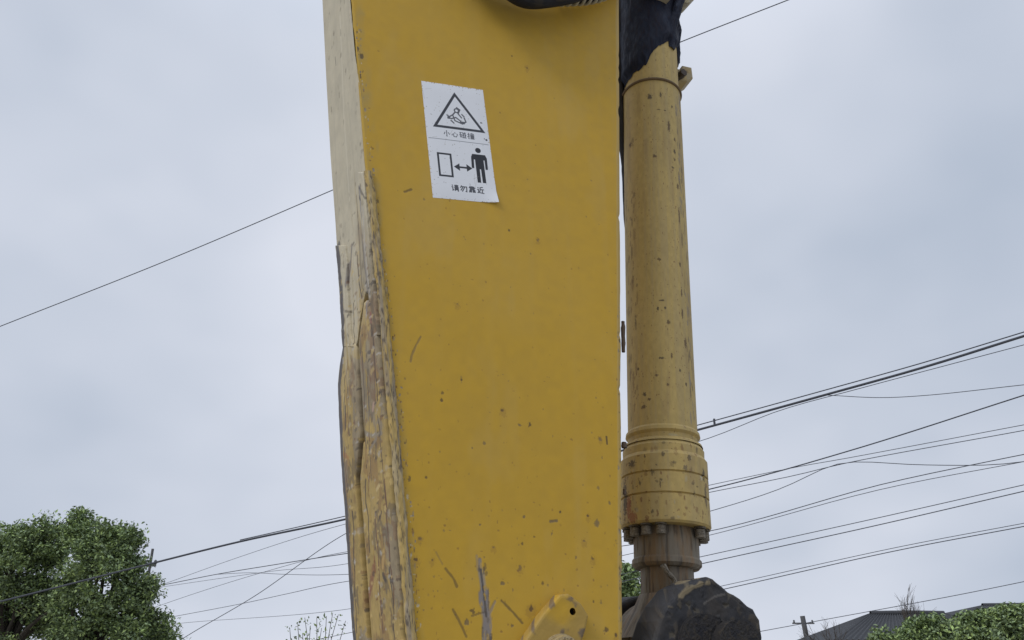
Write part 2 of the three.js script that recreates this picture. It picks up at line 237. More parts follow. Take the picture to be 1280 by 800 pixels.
  for (let i = 0; i < 520; i++) { const y = 300 + 560 * R0(), x = mix(farX(y), cornerX(y), R0()), t = R0(); undP.blob(...q(x, y), 0.003 + 0.006 * R0(), 0.0015 + 0.006 * R0() * R0(), t < 0.3 ? RUST : t < 0.6 ? DARK : t < 0.82 ? [0.52, 0.38, 0.15] : [0.44, 0.41, 0.37], 0.25 + 0.4 * R0(), 0.7, 0.4); }
  for (let i = 0; i < 60; i++) { const y = 300 * R0(), x = mix(farX(y), cornerX(y), R0()); undP.blob(...q(x, y), 0.002 + 0.004 * R0(), 0.002 + 0.006 * R0(), DIRT, 0.2 + 0.3 * R0(), 0.7, 0.3); }
}
const undMat = undP.material({ metalness: 0 }, 0.0016);
function strip(y0, y1, Lx, Rx, h, seed, bow = 0, n = 220) {           // a welded or beaten strip of plate lying on the underside
  const M = 14, prof = [[0, 0], [0, 0.55], [0.006, 0.86], [0.03, 0.97], [0.07, 1], [0.2, 1], [0.4, 1], [0.6, 1], [0.8, 1], [0.93, 1], [0.97, 0.97], [0.994, 0.86], [1, 0.55], [1, 0]];
  return grid(M - 1, n, (a, b, i, j) => {
    const y = mix(y1, y0, b), l = U(Lx(y), y), r = U(Rx(y), y), [t, hh] = prof[i];
    const ends = sstep(0, 0.004, b) * sstep(1, 0.994, b);
    const nz = (fbm(l.s * 16 + seed, t * 1.5, seed, 3) - 0.5), nf = fbm(l.s * 60 + seed, t * 9, seed * 2, 3) - 0.5, nd = fbm(l.s * 90 + seed, t > 0.5 ? 9 : 2, seed * 3, 3) - 0.5;
    const w = mix(l.w, r.w, t) + (nz * 0.003 + nd * 0.0035) * (t < 0.1 ? 1 : t > 0.9 ? 1 : 0), s = mix(l.s, r.s, t);
    const hgt = -0.05 + ((0.05 + h) * (hh < 0.5 ? 0 : hh < 0.6 ? 0.86 : hh < 0.9 ? 0.96 : hh < 0.98 ? 0.99 : 1) + (nz * 0.002 + nf * 0.0014) * (hh > 0.5 ? 1 : 0) + bow * Math.sin(t * Math.PI)) * (0.5 + 0.5 * ends);
    const p = up3(s, w, hgt), q = undP.uv(w, s); return [p.x, p.y, p.z, q[0], q[1]];
  });
}
const cLeft = lerpTab([[-210, 405], [0, 425], [365, 458], [372, 456.5], [400, 451.5], [430, 448], [434, 443], [437, 434], [438, 431.5], [440, 431.5], [600, 436], [800, 444], [1150, 461]]);
part('underside_plate', grid(49, 420, (a, b, i) => {
  const y = mix(YB, YT, b), x0 = farX(y), x1 = cornerX(y) - (y < 366 ? 0.2 : 1.2), xm = Math.max(x0 + 0.4, cLeft(y)), low = i >= 25 && y > 367;
  const x = i < 25 ? mix(x0, xm, i / 24) : mix(xm + 0.05, x1, (i - 25) / 24), p0 = U(x, y), t = (x - x0) / (x1 - x0);
  const wear = sstep(240, 420, y), h = (fbm(p0.s * 9, p0.w * 25, 3, 3) - 0.5) * (0.002 + 0.004 * wear) * Math.sin(Math.PI * clamp(t, 0.05, 0.95)) - 0.006 * sstep(0.955, 0.985, t) * sstep(60, 130, y) - (low ? 0.05 : 0);
  const p = up3(p0.s, p0.w, h), q = undP.uv(p0.w, p0.s); return [p.x, p.y, p.z, q[0], q[1]];
}), undMat, arm, 'scuffed pale underside plate with faded paint');
const tabs = {
  A: [[[424, 431], [455, 425.5], [480, 422.5], [520, 424], [580, 427], [640, 431.5], [730, 437], [800, 442], [1150, 463]], [[424, 446], [470, 448.5], [545, 451], [556, 449.5], [600, 445.5], [650, 449], [690, 452], [750, 456.5], [800, 460], [1150, 485]]],
  B: [[[548, 453], [600, 448], [650, 451.5], [690, 454.5], [750, 459], [800, 462.5], [1150, 488]], [[548, 455], [580, 457], [620, 459.5], [660, 463], [710, 467], [760, 471.5], [800, 474], [1150, 502]]],
  C: [[[372, 457.5], [400, 453], [430, 449.5], [480, 452.5], [540, 456.5], [580, 459.5], [640, 464.5], [700, 469.5], [750, 473.5], [800, 477], [1150, 505]], [[372, 464], [400, 471], [430, 474], [500, 480], [560, 486], [620, 491], [680, 496], [760, 502.5], [800, 505.5], [1150, 533]]],
  D: [[[306, 420.5], [330, 423.5], [360, 425.5], [420, 429], [434, 430]], [[306, 433], [330, 436], [360, 436], [420, 441], [434, 444]]],
  E: [[[200, 449], [240, 449.5], [300, 455], [350, 460], [420, 466]], [[200, 453.5], [240, 457.5], [300, 463], [350, 468], [420, 474]]],
};
const st = (k, y0, y1, h, seed, bow) => part('wear_strip', strip(y0, y1, lerpTab(tabs[k][0]), lerpTab(tabs[k][1]), h, seed, bow), undMat, arm);
st('A', 424, 1150, 0.002, 3, 0.002); st('B', 548, 1150, -0.003, 13, 0.001); st('C', 372, 1150, 0.003, 23, 0.002); st('D', 306, 434, 0.004, 33, 0.0); st('E', 214, 420, 0.003, 43, 0.0);

const paintMat = new THREE.MeshStandardMaterial({ color: new THREE.Color().setRGB(0.49, 0.31, 0.035), roughness: 0.65 });
// weld beads at the two edges of the side plate ----------------------
const weldP = new Paint(128, 1024, -1, 0.7, 1, 4);
weldP.fill((u, v) => { const n = fbm(u * 3, v * 90, 3, 4), m = fbm(u * 2, v * 16, 8, 4), k = 0.35 + 0.65 * sstep(0.38, 0.58, m); let c = [0, 1, 2].map((i) => mix([0.47, 0.315, 0.07][i], [0.40, 0.315, 0.17][i], k) * (0.85 + 0.5 * (n - 0.4))); const g = sstep(0.56, 0.64, fbm(u * 2, v * 9, 18, 3)); c = c.map((x, i) => mix(x, [0.22, 0.19, 0.16][i], g * 0.6)); const d = sstep(0.6, 0.68, fbm(u * 5, v * 110, 28, 4)); c = c.map((x, i) => mix(x, DARK[i] * 1.6, d * 0.75)); return { c, r: 0.75, b: 0.5 + 0.5 * (n - 0.5) }; });
const weldMat = weldP.material({ metalness: 0 }, 0.002);
function bead(xf, y0, y1, wd, ht, seed) {
  return grid(10, 360, (a, b) => {
    const y = mix(y1, y0, b), p = S(xf(y), y); const t = a * 2 - 1, hh = Math.pow(Math.max(0, 1 - Math.pow(Math.abs(t), 3.5)), 0.6);
    const k = 1 + (fbm(p.y * 90 + seed, a * 5, seed, 3) - 0.5) * 0.45, x = p.x + t * wd * k + (fbm(p.y * 20 + seed, 3, 5, 3) - 0.5) * 0.004;
    return [x, p.y, -0.0015 + hh * ht * k, ...weldP.uv(t, p.y)];
  });
}
part('weld_bead', bead((y) => cornerX(y) + mix(4, 7, sstep(215, 420, y)), 215, YB, 0.0088, 0.0072, 5), weldMat, arm, 'lumpy worn weld along the corner beside the scraped strips');
part('weld_bead', bead((y) => cornerX(y) + 4.5, YT, 214, 0.0058, 0.0010, 15), paintMat, arm);
// ragged lips of weld that stick out past the right edge
for (const [y0, y1, r] of [[402, 440, 0.0042], [553, 560, 0.005], [612, 618, 0.004]]) {
  const pts = []; for (let i = 0; i <= 4; i++) { const y = mix(y0, y1, i / 4); pts.push(S(rightX(y) + 0.3, y, -0.012)); }
  part('weld_spatter', tube(pts, r, 7, 14, 0.0025, y0), new THREE.MeshStandardMaterial({ color: new THREE.Color().setRGB(0.09, 0.06, 0.04), roughness: 0.8 }), arm);
}
// the rest of the box section, out of sight from the front
{
  const Wd = (y) => U(farX(y), y).w, yel = new THREE.MeshStandardMaterial({ color: new THREE.Color().setRGB(...YEL), roughness: 0.55 }), N = 40;
  const rows = (f) => grid(1, N, (a, b) => { const y = mix(YB, YT, b); const p = f(y, a); return [p[0], p[1], p[2], a, p[1]]; });
  const far = (y) => { const u = U(farX(y), y); return up3(u.s, u.w, 0); };
  const g1 = rows((y, a) => { const l = far(y), r = S(rightX(y), y); return a < 0.5 ? [l.x + 0.001, l.y, l.z] : [r.x - 0.004, l.y, l.z]; });
  const g2 = rows((y, a) => { const r = S(rightX(y), y), l = far(y); return a < 0.5 ? [r.x - 0.004, r.y, -0.014] : [r.x - 0.004, l.y, l.z]; });
  yel.side = THREE.DoubleSide; part('side_plate', g1, yel, arm); part('upper_plate', g2, yel, arm);
  for (const y of [YT, YB]) { const c = [S(cornerX(y), y), S(rightX(y), y)], l = far(y); const pts = [[c[0].x + 0.004, c[0].y, -0.004], [c[1].x - 0.004, c[1].y, -0.004], [c[1].x - 0.004, l.y, l.z], [l.x, l.y, l.z]]; part('end_plate', grid(1, 1, (a, b, i, j) => [...(j ? (i ? pts[2] : pts[3]) : (i ? pts[1] : pts[0])), i, j]), yel, arm); }
}

// warning sticker ----------------------------------------------------
{
  const cv = document.createElement('canvas'); cv.width = 512; cv.height = 1024; const x = cv.getContext('2d');
  x.fillStyle = '#dfe1e6'; x.fillRect(0, 0, 512, 1024);
  x.strokeStyle = x.fillStyle = '#33353c'; x.lineJoin = 'miter'; x.lineCap = 'butt';
  x.lineWidth = 21; x.beginPath(); x.moveTo(262, 86); x.lineTo(466, 398); x.lineTo(74, 398); x.closePath(); x.stroke();
  // crushed figure between arm and ground inside the triangle
  x.lineWidth = 11; x.strokeStyle = x.fillStyle = '#55575e'; const ln = (...p) => { x.beginPath(); x.moveTo(p[0], p[1]); for (let i = 2; i < p.length; i += 2) x.lineTo(p[i], p[i + 1]); x.stroke(); };
  ln(262, 205, 290, 225, 272, 262, 300, 300); ln(250, 250, 226, 280, 196, 300, 176, 284); ln(226, 280, 240, 330, 300, 352, 330, 330, 318, 290); ln(206, 318, 250, 300, 290, 330); x.beginPath(); x.arc(262, 236, 17, 0, 7); x.stroke(); x.fillRect(280, 330, 40, 22); x.fillRect(180, 300, 26, 20); ln(205, 330, 232, 356); ln(300, 262, 322, 286);
  // lettering: two lines of four characters, drawn stroke by stroke
  const G = {
    xiao: [[50, 5, 50, 95, 40, 88], [28, 35, 12, 70], [70, 35, 90, 68]],
    xin: [[15, 50, 8, 75], [30, 40, 34, 88, 66, 92, 78, 70], [48, 22, 56, 42], [76, 40, 90, 66]],
    peng: [[4, 14, 38, 14], [20, 14, 6, 55], [14, 46, 34, 46, 34, 82, 14, 82, 14, 46], [50, 4, 56, 18], [84, 4, 76, 18], [44, 24, 96, 24], [60, 24, 60, 88], [80, 24, 80, 88], [48, 40, 54, 66], [92, 40, 86, 66], [40, 90, 98, 90]],
    zhuang: [[2, 28, 34, 28], [20, 4, 20, 92, 10, 84], [2, 62, 34, 50], [66, 2, 68, 12], [42, 16, 96, 16], [54, 22, 58, 34], [84, 22, 80, 34], [38, 38, 98, 38], [48, 48, 90, 48, 90, 70, 48, 70, 48, 48], [48, 59, 90, 59], [68, 48, 68, 92], [44, 80, 94, 80], [38, 93, 98, 93]],
    qing: [[12, 8, 22, 22], [4, 38, 20, 38, 20, 84, 34, 72], [42, 14, 96, 14], [46, 28, 92, 28], [38, 42, 98, 42], [68, 4, 68, 42], [50, 52, 48, 94], [50, 52, 90, 52, 90, 92, 80, 88], [50, 64, 90, 64], [50, 76, 90, 76]],
    wu: [[28, 6, 8, 42], [24, 22, 92, 22, 88, 90, 72, 84], [46, 24, 10, 78], [68, 24, 28, 92]],
    kao: [[28, 4, 18, 22], [22, 14, 82, 14], [52, 2, 52, 28], [6, 28, 96, 28], [26, 36, 76, 36, 76, 50, 26, 50, 26, 36], [42, 52, 38, 94], [60, 52, 60, 94], [10, 62, 42, 62], [10, 74, 42, 74], [4, 88, 40, 86], [60, 62, 92, 62], [60, 74, 92, 74], [60, 87, 96, 87]],
    jin: [[14, 8, 24, 22], [4, 40, 22, 40, 22, 76, 6, 92], [22, 82, 96, 94], [84, 4, 46, 14, 44, 48, 34, 74], [46, 40, 96, 40], [72, 40, 72, 82]],
  };
  const write = (keys, x0, y0, sz, w, col) => { x.lineWidth = w; x.strokeStyle = col; keys.forEach((k, i) => { for (const s of G[k]) { x.beginPath(); for (let j = 0; j < s.length; j += 2) { const X = x0 + i * sz * 1.13 + s[j] * sz / 100, Y = y0 + s[j + 1] * sz / 100; j ? x.lineTo(X, Y) : x.moveTo(X, Y); } x.stroke(); } }); };
  write(['xiao', 'xin', 'peng', 'zhuang'], 132, 424, 58, 7, '#63656c');
  x.lineWidth = 5; x.strokeStyle = '#7d8088'; ln(12, 512, 500, 512);
  // box, double arrow, standing figure
  x.strokeStyle = x.fillStyle = '#2a2c33'; x.lineWidth = 15; x.strokeRect(72, 640, 100, 190);
  ln(212, 742, 318, 742); x.beginPath(); x.moveTo(190, 742); x.lineTo(236, 710); x.lineTo(236, 774); x.fill(); x.beginPath(); x.moveTo(338, 742); x.lineTo(292, 710); x.lineTo(292, 774); x.fill();
  x.fillStyle = '#1d1f26'; x.beginPath(); x.arc(402, 576, 23, 0, 7); x.fill();
  x.beginPath(); x.moveTo(350, 612); x.lineTo(456, 612); x.lineTo(468, 640); x.lineTo(466, 740); x.lineTo(446, 742); x.lineTo(446, 660); x.lineTo(438, 660); x.lineTo(438, 860); x.lineTo(410, 860); x.lineTo(408, 742); x.lineTo(398, 742); x.lineTo(396, 860); x.lineTo(368, 860); x.lineTo(368, 660); x.lineTo(358, 660); x.lineTo(354, 738); x.lineTo(334, 736); x.lineTo(338, 640); x.fill();
  write(['qing', 'wu', 'kao', 'jin'], 150, 896, 60, 8, '#4a4c53');
  // specks, scuffs and a worn corner
  const rr = rng(5); for (let i = 0; i < 160; i++) { x.fillStyle = ['rgba(90,80,60,0.35)', 'rgba(60,60,66,0.3)', 'rgba(150,140,120,0.35)'][i % 3]; x.beginPath(); x.arc(rr() * 512, rr() * 1024, 1 + rr() * 3.5, 0, 7); x.fill(); }
  for (let i = 0; i < 110; i++) { const t = rr(), o = rr() * rr() * 12, e2 = Math.floor(rr() * 4), X = e2 === 0 ? o : e2 === 1 ? 512 - o : t * 512, Y = e2 === 2 ? o : e2 === 3 ? 1024 - o : t * 1024; x.fillStyle = ['rgba(120,95,40,0.35)', 'rgba(90,80,60,0.3)', 'rgba(165,125,30,0.4)'][i % 3]; x.beginPath(); x.ellipse(X, Y, 1.5 + rr() * 5, 1.5 + rr() * 5, rr() * 3, 0, 7); x.fill(); }
  for (let i = 0; i < 14; i++) { x.strokeStyle = 'rgba(150,145,140,0.45)'; x.lineWidth = 1.5 + rr() * 2; const X = rr() * 512, Y = rr() * 1024; ln(X, Y, X + (rr() - 0.5) * 120, Y + (rr() - 0.3) * 160); }
  x.fillStyle = '#3a3a3e'; for (const [a, b, r] of [[458, 318, 7], [486, 470, 9], [470, 462, 5]]) { x.beginPath(); x.arc(a, b, r, 0, 7); x.fill(); }
  const tex = new THREE.CanvasTexture(cv); tex.colorSpace = THREE.SRGBColorSpace; tex.anisotropy = 8;
  const c = [[541, 247], [622, 254.5], [603.5, 112.5], [526.5, 101]].map(([a, b]) => S(a, b)), nz = 0.0012;
  const face = (a, b) => c[0].clone().multiplyScalar((1 - a) * (1 - b)).addScaledVector(c[1], a * (1 - b)).addScaledVector(c[2], a * b).addScaledVector(c[3], (1 - a) * b);
  const g = grid(10, 20, (a, b) => { const aa = a, bb = b, p = face(aa, bb); const edge = Math.max(Math.abs(a - 0.5), Math.abs(b - 0.5)) > 0.499; return [p.x, p.y, edge && !(a > 0.7 && b < 0.2) ? 0.0003 : nz + 0.006 * sstep(0.86, 1, a) * sstep(0.1, 0, b) + 0.004 * sstep(0.1, 0, a) * sstep(0.94, 1, b) + (fbm(p.x * 18, p.y * 18, 1, 2) - 0.5) * 0.0006, a, b]; });
  part('warning_sticker', g, new THREE.MeshStandardMaterial({ map: tex, roughness: 0.5 }), arm, 'white warning sticker with triangle, box, arrow and standing figure');
}

// bucket cylinder -----------------------------------------------------
const WC = -0.17, cA = S(813.5, 100, WC), cB = S(830, 600, WC), axis = cA.clone().sub(cB).normalize();
const axRow = (py) => { const d = loc(rayDir(mix(813.5, 830, (py - 100) / 500), py)); const k = (WC - C0.z) / d.z; const p = C0.clone().addScaledVector(d, k); return { t: p.clone().sub(cB).dot(axis), k, elev: Math.asin(d.clone().normalize().y) }; };
const rowT = (py, r) => { let q = py; for (let i = 0; i < 4; i++) { const a = axRow(q); q = py + r * Math.sin(a.elev) / a.k * F; } return axRow(q).t; };   // height on the axis of a ring whose front is seen at row py
const pr = (hw, py) => hw * axRow(py).k / F;                         // half width in photo pixels -> radius
const rB = pr(37.2, 320), rG = pr(54.5, 620), rH = pr(40.5, 690), rRod = pr(33, 730);
const camSide = (() => { const p = cB.clone().addScaledVector(axis, axRow(320).t); const d = C0.clone().sub(p); d.addScaledVector(axis, -d.dot(axis)).normalize(); const x = V(1, 0, 0).addScaledVector(axis, -axis.x).normalize(), z = x.clone().cross(axis).normalize(); return Math.atan2(d.dot(z), d.dot(x)); })();
const barP = new Paint(1024, 2048, 0, -0.5, 1, 1.9);
{
  const cyA = (x, y, hw) => { const o = clamp((x - mix(813.5, 830, (y - 100) / 500)) / hw, -0.98, 0.98); const a = camSide - Math.asin(o); return [((a / (2 * Math.PI)) % 1 + 1) % 1, axRow(y).t]; };
  const base0 = [0.50, 0.362, 0.122];
  barP.fill((u, v) => {
    const a = u * 2 * Math.PI, X = Math.cos(a), Z = Math.sin(a), n = fbm(X * 2 + 5, v * 3, Z * 2, 4), f = fbm(X * 14, v * 90, Z * 14, 3), s = fbm(X * 9, v * 3.5, Z * 9 + 4, 4), g = fbm(X * 4 + 9, v * 7, Z * 4, 4);
    let c = base0.map((q) => q * (0.9 + 0.25 * (f - 0.5) + 0.25 * (n - 0.5)));
    const dustOrPale = 0.3 * sstep(0.38, 0.72, s); c = c.map((q, k) => mix(q, [0.33, 0.27, 0.17][k], dustOrPale));
    const rd = 0.22 * sstep(0.56, 0.74, g); c = c.map((q, k) => mix(q, [0.20, 0.12, 0.06][k], rd));
    const specks = sstep(0.74, 0.80, fbm(X * 22, v * 150, Z * 22 + 2, 3)); c = c.map((q, k) => mix(q, RUST[k], specks * 0.7));
    return { c, r: 0.6 + 0.2 * s, b: 0.5 + 0.3 * (f - 0.5) };
  });
  const pu = 1 / (2 * Math.PI);                                       // angle units
  const chip = (x, y, w, h, col = DARK, a = 0.8) => { const hw = mix(35, 44, (y - 100) / 400), [u, v] = cyA(x, y, hw); barP.blob(u, v, w / hw * pu * 0.72, h * 0.0016, col, a, 0.85, 0.3); };
  for (const [x, y, w, h] of [[813, 144, 4, 5], [826, 142, 2, 5], [836, 178, 2.6, 11], [840, 152, 2, 3], [789, 194, 3.5, 4.5], [843, 192, 2, 3], [843, 207, 2.5, 4], [843, 217, 2, 3], [819, 217, 4, 3], [841, 228, 3, 2], [847, 249, 2.5, 5], [849, 285, 2, 15], [825, 343, 3.2, 2.6], [836, 419, 3.4, 3.4], [827, 463, 4.5, 1.8], [828, 393, 5, 1.2], [823, 403, 1.8, 3.5], [832, 402, 2, 2], [840, 460, 2, 4], [857, 440, 3, 7], [806, 505, 3.2, 3], [812, 512, 3, 2], [835, 495, 2.4, 2.4], [821, 484, 2.2, 2], [850, 345, 2, 4], [852, 380, 2, 8], [853, 405, 2, 8], [798, 472, 2, 2], [850, 476, 2, 3], [858, 491, 2, 3], [805, 520, 5, 3], [824, 160, 3, 1], [831, 160, 2, 1.2]]) chip(x, y, w, h, R0() < 0.5 ? DARK : [0.09, 0.055, 0.035]);
  for (let i = 0; i < 70; i++) { const y = 120 + 410 * R0(), x = 818 + (R0() - 0.5) * 80; chip(x, y, 0.4 + 1.1 * R0() * R0(), 0.4 + 1.8 * R0() * R0(), R0() < 0.5 ? RUST : DARK, 0.3 + 0.4 * R0()); }
  for (let i = 0; i < 90; i++) { const y = 130 + 410 * R0(), hw = mix(35, 44, (y - 100) / 400), x = mix(813.5, 830, (y - 100) / 500) + hw * (0.8 + 0.18 * R0()); chip(x, y, 1 + 1.6 * R0(), 3 + 12 * R0(), R0() < 0.5 ? [0.10, 0.08, 0.065] : BAREM, 0.5); }
  for (let i = 0; i < 60; i++) { const y = 190 + 340 * R0(), hw = mix(35, 44, (y - 100) / 400), x = mix(813.5, 830, (y - 100) / 500) - hw * (0.62 + 0.35 * R0()); chip(x, y, 1.2 + 2 * R0(), 3 + 14 * R0() * R0(), R0() < 0.6 ? [0.13, 0.08, 0.045] : DARK, 0.4); }
  // head end of the barrel
  for (let i = 0; i < 90; i++) { const y = 556 + 105 * R0(), x = 832 + (R0() - 0.5) * 106, [u, v] = cyA(x, y, 54.5); const t = R0(); barP.blob(u, v, 0.002 + 0.006 * R0(), 0.001 + 0.006 * R0(), t < 0.5 ? RUST : t < 0.8 ? DARK : [0.4, 0.33, 0.2], 0.3 + 0.4 * R0(), 0.8, 0.2); }
  for (const [x, y, w, h, c] of [[788, 640, 5, 12, [0.26, 0.08, 0.035]], [793, 655, 7, 6, [0.26, 0.09, 0.04]], [791, 590, 6, 4, DARK], [783, 630, 5, 20, DARK], [878, 600, 3, 8, DARK], [880, 625, 3, 14, [0.08, 0.06, 0.05]], [875, 605, 2, 3, [0.5, 0.46, 0.38]], [856, 597, 3, 3, DIRT], [845, 556, 8, 2, [0.4, 0.34, 0.2]]]) { const [u, v] = cyA(x, y, 54.5); barP.blob(u, v, w / 54 * pu, h * 0.0019, c, 0.75, 0.8, 0.2); }
}
const barMat = barP.material({ metalness: 0 }, 0.0015);
const uvBar = (g) => { const uv = g.attributes.uv; for (let i = 0; i < uv.count; i++) uv.setY(i, (uv.getY(i) + 0.5) / 2.4); return g; };
const T = (py, r) => rowT(py, r);
const barrel = part('cylinder_barrel', uvBar(lathe([[0.004, T(-190, rB)], [rB, T(-190, rB)], [rB, T(101, rB)], [rB + 0.0035, T(103, rB)], [rB + 0.0035, T(531, rB)], [rB + 0.008, T(534, rB)], [rB + 0.009, T(538, rB)], [rB + 0.003, T(541, rB)], [rB + 0.003, T(546, rB)], [rB + 0.012, T(549, rB)], [rB + 0.014, T(552, rB)]].reverse(), 96, cB, axis)), barMat, arm, 'ochre cylinder barrel with chipped paint');
const gl = [[rB + 0.006, T(548, rB)], [rB + 0.016, T(554, rG)], [rG - 0.006, T(563, rG)], [rG, T(568, rG)], [rG, T(588.5, rG)], [rG - 0.0035, T(589.5, rG)], [rG - 0.0035, T(590.5, rG)], [rG, T(591.5, rG)], [rG, T(615.5, rG)], [rG - 0.0035, T(616.5, rG)], [rG - 0.0035, T(617.5, rG)], [rG, T(618.5, rG)], [rG + 0.001, T(651, rG)], [rG - 0.003, T(654, rG)], [rH - 0.01, T(654, rG)]];
const head = part('cylinder_head', uvBar(lathe([...gl].reverse(), 96, cB, axis)), barMat, arm, 'thicker ochre head of the cylinder with two ring grooves');
const grime = (name, c1, c2, c3, s) => { const P = new Paint(256, 256, 0, 0, 1, 1); P.fill((u, v) => { const a = fbm(u * 9 + s, v * 9, s, 5), b = fbm(u * 26, v * 26 + s, s + 3, 4), k = sstep(0.35, 0.6, a), m = sstep(0.55, 0.7, b); return { c: [0, 1, 2].map((i) => mix(mix(c1[i], c2[i], k), c3[i], m * 0.6)), r: 0.5 + 0.4 * b, b: b }; }); let mt = P.material({}, 0.003); if (s === 15 || s === 9) mt = new THREE.MeshPhysicalMaterial({ map: mt.map, roughnessMap: mt.roughnessMap, roughness: 1, bumpMap: mt.bumpMap, bumpScale: 0.003, specularIntensity: 0.45 }); for (const t of [mt.map, mt.roughnessMap, mt.bumpMap]) { t.wrapS = t.wrapT = THREE.RepeatWrapping; } return mt; };
const rodDirt = grime('rod', [0.20, 0.135, 0.075], [0.185, 0.155, 0.115], [0.06, 0.05, 0.042], 3), grease = grime('grease', [0.016, 0.016, 0.019], [0.026, 0.024, 0.024], [0.05, 0.042, 0.032], 9), blackOil = grime('oil', [0.009, 0.011, 0.024], [0.012, 0.017, 0.034], [0.022, 0.018, 0.026], 15), steel = grime('steel', [0.20, 0.17, 0.13], [0.28, 0.24, 0.18], [0.08, 0.06, 0.05], 21);
part('wiper_housing', lathe([[rH - 0.004, T(656, rH)], [rH, T(668, rH)], [rH, T(694, rH)], [rH + 0.004, T(697, rH)], [rH + 0.004, T(703, rH)], [rH - 0.002, T(707, rH)], [rRod - 0.004, T(708, rH)]].reverse(), 64, cB, axis, 3), rodDirt, head);
part('piston_rod', lathe([[rRod, T(690, rRod)], [rRod, T(745, rRod)], [rRod + 0.004, T(752, rRod)], [rRod + 0.004, T(800, rRod)]].reverse(), 64, cB, axis, 3), rodDirt, arm, 'greasy brown piston rod below the cylinder head');
{ // hexagon bolts under the head, all round
  const x = V(1, 0, 0).addScaledVector(axis, -axis.x).normalize(), z = x.clone().cross(axis).normalize(), tB = T(654, rG), n = 16;
  const hex = new THREE.CylinderGeometry(0.0105, 0.0112, 0.017, 6), wash = new THREE.CylinderGeometry(0.0125, 0.0125, 0.003, 20);
  for (let i = 0; i < n; i++) {
    const a = camSide + 0.12 + i / n * 2 * Math.PI; const o = -Math.sin(a - camSide); if (Math.cos(a - camSide) > 0 && o > 0.05 && o < 0.72) continue;      // the bolts missing in front
    const g = mergeGeometries([hex.clone().rotateY(i * 1.7).translate(0, -0.014, 0), wash.clone().translate(0, -0.002, 0)]);
    const m = part('bolt', g, steel, head); const r = (rG + rH) / 2 - 0.001; if (i === 15 || i === 14) m.rotation.y = 0; m.position.copy(cB.clone().addScaledVector(axis, tB).addScaledVector(x, r * Math.cos(a)).addScaledVector(z, r * Math.sin(a))); m.quaternion.setFromUnitVectors(V(0, 1, 0), axis);
  }
}
const ochre = grime('ochre', [0.40, 0.29, 0.12], [0.36, 0.29, 0.17], [0.14, 0.09, 0.05], 41);
{ // oily torn wrap round the top of the barrel, ragged along its lower edge
  const x = V(1, 0, 0).addScaledVector(axis, -axis.x).normalize(), z = x.clone().cross(axis).normalize(), tTop = T(-150, rB), ed = lerpTab([[-1.2, 106], [-0.9, 102], [-0.62, 90], [-0.3, 84], [-0.1, 76], [0.1, 64], [0.28, 58], [0.6, 52], [0.8, 56], [0.95, 60], [1.2, 60]]);
  const g = grid(140, 60, (a, b) => {
    const an = camSide + Math.PI - a * 2 * Math.PI, o = Math.sin(camSide - an), front = Math.cos(camSide - an) > 0;
    const edge = front ? ed(o) : mix(ed(o < 0 ? -1 : 1), 95, 0.5); const tE = axRow(edge + 5 + 20 * Math.max(0, front ? Math.sqrt(Math.max(0, 1 - o * o)) : 0)).t + (fbm(a * 50, 3, 1, 4) - 0.5) * 0.024;
    const t = mix(tE, tTop, b), sag = fbm(Math.cos(an) * 3, t * 12, Math.sin(an) * 3, 4);
    const r = rB + 0.0045 + (b < 0.02 ? -0.003 : 0.004 + 0.014 * Math.max(0, sag - 0.45) + 0.008 * sstep(0.55, 0.95, o) * sstep(0.4, 0.62, fbm(t * 30, 5, 2, 3)));
    const p = cB.clone().addScaledVector(axis, t).addScaledVector(x, r * Math.cos(an)).addScaledVector(z, r * Math.sin(an)); return [p.x, p.y, p.z, a * 3, t * 2];
  });
  blackOil.side = THREE.DoubleSide; part('oily_wrap', g, blackOil, barrel, 'dark oily wrap with ragged lower edge at the top of the barrel');
  // clamp band with its lug on the right
  const band = []; for (let i = 0; i <= 64; i++) { const a = i / 64 * 2 * Math.PI; band.push(cB.clone().addScaledVector(axis, T(102, rB)).addScaledVector(x, (rB + 0.004) * Math.cos(a)).addScaledVector(z, (rB + 0.004) * Math.sin(a))); }
  part('clamp_band', tube(band, 0.0042, 8, 120), new THREE.MeshStandardMaterial({ color: new THREE.Color().setRGB(0.13, 0.085, 0.04), roughness: 0.75 }), barrel);
  const lug = new THREE.Shape(); lug.moveTo(-0.034, -0.024); lug.lineTo(0.000, -0.026); lug.lineTo(0.018, -0.012); lug.lineTo(0.019, 0.020); lug.lineTo(-0.004, 0.021); lug.lineTo(-0.010, 0.006); lug.lineTo(-0.034, 0.006); lug.closePath();
  const lg = new THREE.ExtrudeGeometry(lug, { depth: 0.05, bevelEnabled: true, bevelSize: 0.004, bevelThickness: 0.004, bevelSegments: 2 }).translate(0, 0, -0.025);
  const lm = part('clamp_lug', lg, ochre, barrel); lm.position.copy(S(851, 99, WC)); lm.rotation.y = -rad(8); lm.rotation.z = rad(3);
  const ln = part('lug_bolt', new THREE.CylinderGeometry(0.011, 0.011, 0.075, 6).rotateX(Math.PI / 2), new THREE.MeshStandardMaterial({ color: new THREE.Color().setRGB(0.06, 0.045, 0.035), roughness: 0.6, metalness: 0.4 }), barrel); ln.position.copy(S(845, 100, WC + 0.01));
}
